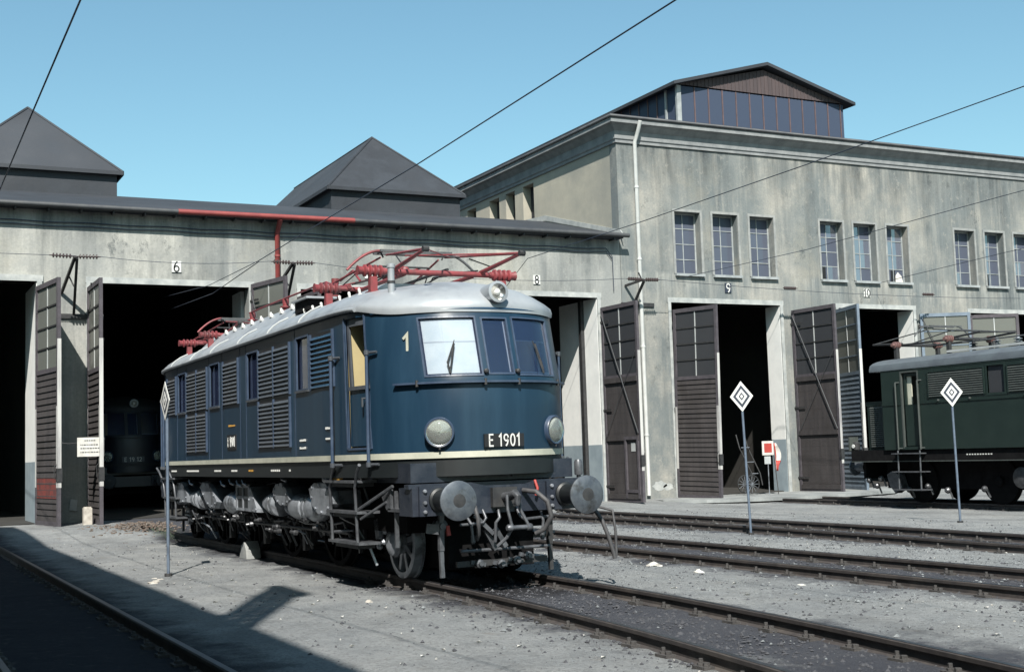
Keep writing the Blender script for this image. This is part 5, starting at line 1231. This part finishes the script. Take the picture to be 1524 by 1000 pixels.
mb=MB(); mb.tube([(-11.7,19.6,4.18),(-3,19.6,4.20)],.02,6); mb.build('roof_busbar',m_pantog,groof)
for x in(-11.4,-10.6,-9.9,-9.2,-7.5,-5.0):
    mb=MB(); prof=[(.05,0)]
    for i in range(4): prof+=[(.05,.03+i*.07),(.11,.045+i*.07),(.11,.06+i*.07),(.05,.075+i*.07)]
    mb.lathe((x,19.7,3.86),(0,0,1),prof+[(.04,.36)],12); mb.build('busbar_insulator',m_gear if x>-10.7 else m_iron,groof,smooth=35)
mb=MB(); mb.box(-11.9,-3,19.2,19.26,3.92,3.98); mb.build('roof_walkway',m_zinc,groof)
# ------------------------------------------------------------------ striped diamond posts
def diamond(x,y,normal_deg,lean,label,h=3.0,first=None):
    z0=gz(x,y)-.02
    if first is None:
        t=thing('diamond_sign',label,'sign',(x,y,z0),'striped diamond posts')
        mb=MB(); mb.tube([(x,y,z0),(x,y,z0+h-.50)],.024,10); mb.build('pole',m_pole,t,smooth=50)
        mb=MB(); mb.tube([(x,y,z0+.0),(x,y,z0+.06)],.06,10); mb.build('foot',m_iron,t)
        zc=z0+h-.30; 
        par=None
        for i,(k,m) in enumerate(((1,m_let),(.74,m_navy),(.50,m_let),(.26,m_navy),(.14,m_let))):
            a,b=.225*k,.30*k; x0=x+.026+.003*i; 
            mb=MB(); mb.prism([(x0,y-a,zc),(x0,y,zc-b),(x0,y+a,zc),(x0,y,zc+b)],(.008 if i==0 else .0075,0,0)); o=mb.build('diamond_plate' if i==0 else 'diamond_ring',m,t if i==0 else par)
            if i==0: par=o
    else:
        t=copytree(first,(x,y,z0),label)
    t.rotation_euler=Euler((R(lean[0]),R(lean[1]),0)).to_matrix().to_euler(); t.rotation_euler=(Euler((R(lean[0]),R(lean[1]),0)).to_matrix()@Matrix.Rotation(R(normal_deg),3,'Z')).to_euler()
    return t
d1=diamond(-6.30,-2.95,-84,(0,0),'striped diamond sign turned nearly edge-on, beside the rear of the blue locomotive')
diamond(-6.5,8.25,-30,(1.0,-.8),'striped diamond sign on a leaning post between two empty tracks',first=d1)
diamond(-5.75,13.0,-34,(.6,0),'striped diamond sign standing in front of the green locomotive',first=d1)
# ------------------------------------------------------------------ small things
w=thing('warning_board','white warning board with a red lightning bolt hung between two gate leaves','notice',(-20.9,-1.87,1.8))
mb=MB(); bx=-20.90
mb.box(bx-.012,bx+.012,-2.20,-1.53,1.84,2.33); wb=mb.build('board',m_paper,w)
random.seed(3)
for z,a,b in((2.25,-2.02,-1.76),(2.14,-2.12,-1.68),(2.05,-2.12,-1.68),(1.95,-2.12,-1.66)):
    mb=MB(); y=a
    while y<b: 
        wd_=random.uniform(.02,.06); mb.box(bx+.0125,bx+.016,y,y+wd_,z-.014,z+.014); y+=wd_+.018
    mb.build('text_line',m_gut,wb)
mb=MB(); mb.prism([(bx+.013,-1.58,2.24),(bx+.013,-1.62,2.10),(bx+.013,-1.595,2.10),(bx+.013,-1.63,1.96),(bx+.013,-1.57,2.13),(bx+.013,-1.60,2.13),(bx+.013,-1.56,2.24)],(.004,0,0)); mb.build('lightning_bolt',m_sigred,wb)
mb=MB()
mb.tube([(-20.94,-2.62,2.22),(-20.91,-2.42,2.18),(bx,-2.19,2.20)],.008,6); mb.build('chain',m_iron,w)
mb=MB(); mb.tube([(bx,-1.54,2.20),(-20.95,-1.6,2.2)],.008,6); mb.build('chain',m_iron,w)
def simple(name,label,cat,mb,m,group=None,smooth=None,kind=None): return tag(mb.build(name,m,smooth=smooth),label,cat,group,kind)
mb=MB(); mb.box(-21.55,-21.35,-1.98,-1.76,0,.50); mb.box(-21.53,-21.37,-1.96,-1.78,.5,.53); simple('marker_stub','short pale square post at the foot of the second gate leaf','post',mb,m_brick)
mb=MB(); mb.add([(-22.94,-2.12,.42),(-22.94,-1.93,.38),(-22.94,-1.90,.68),(-22.94,-2.08,.72)],[(0,1,2,3)]); o=mb.build('paper_notice',m_zinc,solid=.008); tag(o,'small tilted grey paper on the shaded pier between the gate leaves','notice')
# signal plate, flag and hand truck by gate 9
sg=thing('signal_plate','white-edged red square plate on a thin stand beside the dark workshop gate','signal',(-21.5,20.45,gz(-21.5,20.45)))
z=gz(-21.5,20.45)
mb=MB(); mb.tube([(-21.5,20.45,z-.05),(-21.5,20.45,z+1.35)],.016,8); mb.build('stand',m_gear,sg)
mb=MB(); mb.box(-21.5,-21.48,20.22,20.70,1.22,1.70); p=mb.build('plate',m_paper,sg); mb=MB(); mb.box(-21.479,-21.475,20.30,20.62,1.31,1.62); mb.build('red_field',m_sigred,p)
mb=MB(); mb.box(-21.5,-21.485,20.30,20.56,.92,1.18); mb.build('lower_plate',m_zinc,sg)
fl=thing('signal_flag','white and red rolled flag leaning behind the red square plate','flag',(-21.6,20.85,z))
mb=MB(); mb.tube([(-21.6,20.92,z),(-21.62,20.76,1.75)],.014,6); mb.build('flag_stick',m_wood,fl)
V=[];F=[]; mb=MB()
for j in range(9):
    for i in range(7):
        t=j/8; u=i/6; wd_=(.10+.20*math.sin(math.pi*min(1,t*1.1))*1.1); V.append((-21.6+.05*math.sin(u*9+t*2),20.78+u*wd_+.06*t,1.62-.95*t))
for j in range(8):
    for i in range(6): F.append((j*7+i,j*7+i+1,j*7+i+8,j*7+i+7))
mb.add(V,F); c_=mb.build('flag_cloth',m_flag,fl,smooth=60,solid=.006)
mb=MB(); mb.add([tuple(Vector(v)+Vector((.012,0,0))) for v in V],[f for k,f in enumerate(F) if k%6<1 or (k//6>4 and k%6<5)]); mb.build('red_stripe',m_sigred,c_,smooth=60,solid=.004)
ht=thing('hand_truck','dark spoked-wheel hand truck standing inside the workshop gate','hand truck',(-22.2,20.1,z))
mb=MB(); 
for yy in(19.75,20.1): mb.tube([(-22.3,yy,1.95),(-22.2,yy+.05,1.5),(-22.0,yy+.38,.6),(-21.95,yy+.42,.2)],.022,8)
mb.build('frame',m_iron,ht)
for zz,yy in((1.5,19.8),(1.0,20.0),(.6,20.14)): mb=MB(); mb.tube([(-22.1,yy,zz),(-22.1,yy+.35,zz)],.016,6); mb.build('cross_bar',m_gear,ht)
for xx in(-22.25,-21.85):
    mb=MB(); P=[(xx,20.0+.30*math.cos(a),.25+.30*math.sin(a)) for a in [2*math.pi*k/24 for k in range(25)]]; mb.tube(P,.022,6,cap=False); wl=mb.build('wheel',m_iron,ht,smooth=60)
    mb=MB()
    for k in range(6): a=math.pi*k/6; mb.tube([(xx,20.0-.29*math.cos(a),.25-.29*math.sin(a)),(xx,20.0+.29*math.cos(a),.25+.29*math.sin(a))],.008,5)
    mb.build('spokes',m_gear,wl)
# wheel chock under the locomotive
mb=MB(); mb.prism([(-9.2,-1.08,-.13),(-8.72,-1.08,-.13),(-8.76,-1.08,.02),(-8.9,-1.08,.17),(-9.06,-1.08,.09)],(0,.26,0)); simple('wheel_chock','pale wedge-shaped chock on the ground against the blue locomotive','chock',mb,m_surr)
# litter
def lump(name,label,cat,x,y,r,m,flat=.5,group=None,seed=0,sx=1):
    rs=random.Random(seed); mb=MB(); n=9; V=[]
    for j in range(5):
        ph=math.pi*(j/4)*.5
        for i in range(n):
            k=rs.uniform(.75,1.2); V.append((x+sx*r*k*math.cos(ph)*math.cos(2*math.pi*i/n),y+r*k*math.cos(ph)*math.sin(2*math.pi*i/n),gz(x,y)-.01+r*flat*k*math.sin(ph)))
    mb.add(V,[(j*n+i,j*n+(i+1)%n,(j+1)*n+(i+1)%n,(j+1)*n+i) for j in range(4) for i in range(n)]+[tuple(4*n+i for i in range(n))]); return simple(name,label,cat,mb,m,group)
lump('rubbish','larger crumpled white scrap beside the middle track','litter',-2.3,3.28,.10,m_paper,.7,'pale litter on the yard',1,1.5)
lump('rubbish','smaller crumpled white scrap right of the larger one beside the middle track','litter',-1.0,3.18,.075,m_paper,.7,'pale litter on the yard',2)
lump('rubbish','flat pale scrap near the right end of the strip between the two nearest tracks','litter',1.25,3.1,.07,m_paper,.4,'pale litter on the yard',3)
lump('stone','single pale round stone on the grey ground left of the nearest rail','stone',-.74,-1.75,.05,m_brick,.9,None,4)
for i,(x,y) in enumerate(((-5.75,-3.18),(-5.5,-3.3),(-6.0,-3.22),(-5.3,-3.38))):
    lump('rubble','pale rubble lump beside the foot of the leftmost diamond post','rubble',x,y,.06+.025*(i%2),m_brick,.4,'rubble at the foot of the leftmost diamond post',10+i,1.6)
rs=random.Random(5)
mb=MB()
for i in range(420):
    a=rs.random()*6.28; q=abs(rs.gauss(0,1)); x=-18.6+1.1*q*math.cos(a)*.8; y=-1.0+.75*q*math.sin(a); h=max(0,.16*(1-q/2))*rs.random()
    z=gz(x,y)+h; r=rs.uniform(.02,.09); p=Vector((x,y,z)); dv=Vector((rs.uniform(-1,1),rs.uniform(-1,1),rs.uniform(-.25,.35)))*r
    mb.bar(p-dv,p+dv,rs.uniform(.015,.05),rs.uniform(.01,.03))
simple('rubbish_heap','low heap of brown rubbish in front of the second gate leaf','rubbish heap',mb,m_debris,kind='stuff')
mb=MB()
for i in range(900):
    x=-17.4+rs.gauss(0,.75); y=-.72+rs.gauss(0,.16); z=gz(x,y); hh=rs.uniform(.02,.07); dx,dy=rs.uniform(-.03,.03),rs.uniform(-.03,.03)
    mb.add([(x-.008,y,z),(x+.008,y,z),(x+dx,y+dy,z+hh)],[(0,1,2)])
simple('moss','thin strip of green weeds beside the rear of the blue locomotive','weeds',mb,m_moss,kind='stuff')
for i in range(60):
    pass
def litter_stuff():
    mb=MB(); r=random.Random(9)
    for i in range(260):
        x=r.uniform(-16,7); y=r.choice((r.uniform(-3.3,-1),r.uniform(1.6,3.6),r.uniform(5.6,8.2),r.uniform(10.4,14))); z=gz(x,y)+.012; s=r.uniform(.008,.04); a=r.random()*3.14; ca,sa=math.cos(a)*s,math.sin(a)*s
        mb.add([(x-ca,y-sa,z),(x+sa*.6,y-ca*.6,z+.012),(x+ca,y+sa,z),(x-sa*.6,y+ca*.6,z+.008),(x,y,z-.01)],[(0,1,2,3),(0,4,1),(1,4,2),(2,4,3),(3,4,0)])
    simple('litter','scattered small pale flakes on the cinder ground','litter',mb,m_paper,kind='stuff')
litter_stuff()
# stains at the wall foot between the workshop corner and gate: pale patches of missing render
for i,(y,z,a,b) in enumerate(((17.0,.30,.28,.17),(17.35,.26,.2,.13))):
    mb=MB(); n=14; rs2=random.Random(20+i); mb.add([(FX+.004,y+a*math.cos(2*math.pi*k/n)*rs2.uniform(.75,1.15),z+b*math.sin(2*math.pi*k/n)*rs2.uniform(.75,1.15)) for k in range(n)],[tuple(range(n))]); o=mb.build('bare_patch',m_trim,tall)
# ------------------------------------------------------------------ overhead wires
def wire(pts,label,r=.016,cat='wire',sag=0,group='overhead wires above the yard'):
    P=[]; 
    for i in range(len(pts)-1):
        a,b=Vector(pts[i]),Vector(pts[i+1]); 
        for k in range(10): t=k/10; P.append(a+(b-a)*t-Vector((0,0,sag*4*t*(1-t))))
    P.append(Vector(pts[-1])); mb=MB(); mb.tube(P,r,6); return simple('overhead_wire',label,cat,mb,m_wire,group,smooth=60)
wire([(15,0,6.18),(3.6,0,6.02),(-3.11,0,5.81),(-7.42,0,5.73),(-11.5,0,5.64)],'thick overhead wire crossing the sky above the blue locomotive',.0095)
wire([(-11.5,0,5.64),(-18,.55,6.0),(-24,.7,6.45)],'upper branch of the overhead wire running into the leftmost dark gate',.008)
wire([(-11.5,0,5.62),(-18,.65,5.8),(-24,.9,6.1)],'lower branch of the overhead wire running into the leftmost dark gate',.010)
wire([(12,9.4,7.45),(-.73,9.5,7.2),(-5.79,9.5,7.09),(-11.85,9.5,7.01),(-18,9.6,7.04),(-24,11.5,6.6)],'overhead wire running from upper right across the tall workshop front',.0095)
wire([(6,19.9,8.3),(-10.2,20,8.0),(-18.4,20,7.8),(-22.1,17.6,7.3)],'overhead wire passing below the small barred windows',.0095)
wire([(2,26.8,8.2),(-10,26.9,7.85),(-16.5,27,7.74),(-22.6,27,7.5)],'overhead wire at the right above the green locomotive',.0095)
wire([(14,-5.2,6.15),(1.77,-5.4,5.92),(-2.11,-5.4,5.81),(-14,-5.3,5.7),(-23.3,-5.1,6.0)],'overhead wire slanting down at the upper left corner',.0095)
wire([(-21.55,-9,7.2),(-21.55,-2.15,7.18)],'thin cross wire along the wall left of the leftmost bracket',.008,sag=.02)
wire([(-21.55,-1.5,7.18),(-21.55,3.2,7.24)],'thin cross wire between the two brackets of the low shed',.008,sag=.12)
wire([(-21.55,4.5,7.24),(-22.1,15.5,7.22)],'long thin cross wire behind the pantographs along the low shed',.008,sag=.25)
wire([(-22.1,16.7,7.22),(-22.3,34,7.05)],'thin cross wire along the tall workshop above its gates',.009,sag=.15)
for k,(yy,zz) in enumerate(((22.0,7.10),(28.6,7.05))):
    mb=MB(); prof=[(.012,0)]
    for i in range(6): prof+=[(.018,.06+i*.09),(.055,.075+i*.09),(.058,.10+i*.09),(.02,.115+i*.09)]
    mb.lathe((-22.15,yy,zz),(0,1,0),prof+[(.012,.66)],10); simple('line_insulator',['ribbed insulator in the cross wire above the open workshop gate','ribbed insulator in the cross wire above the pale blue gate leaf'][k],'insulator',mb,m_porc,'insulators in the cross wire',smooth=40)
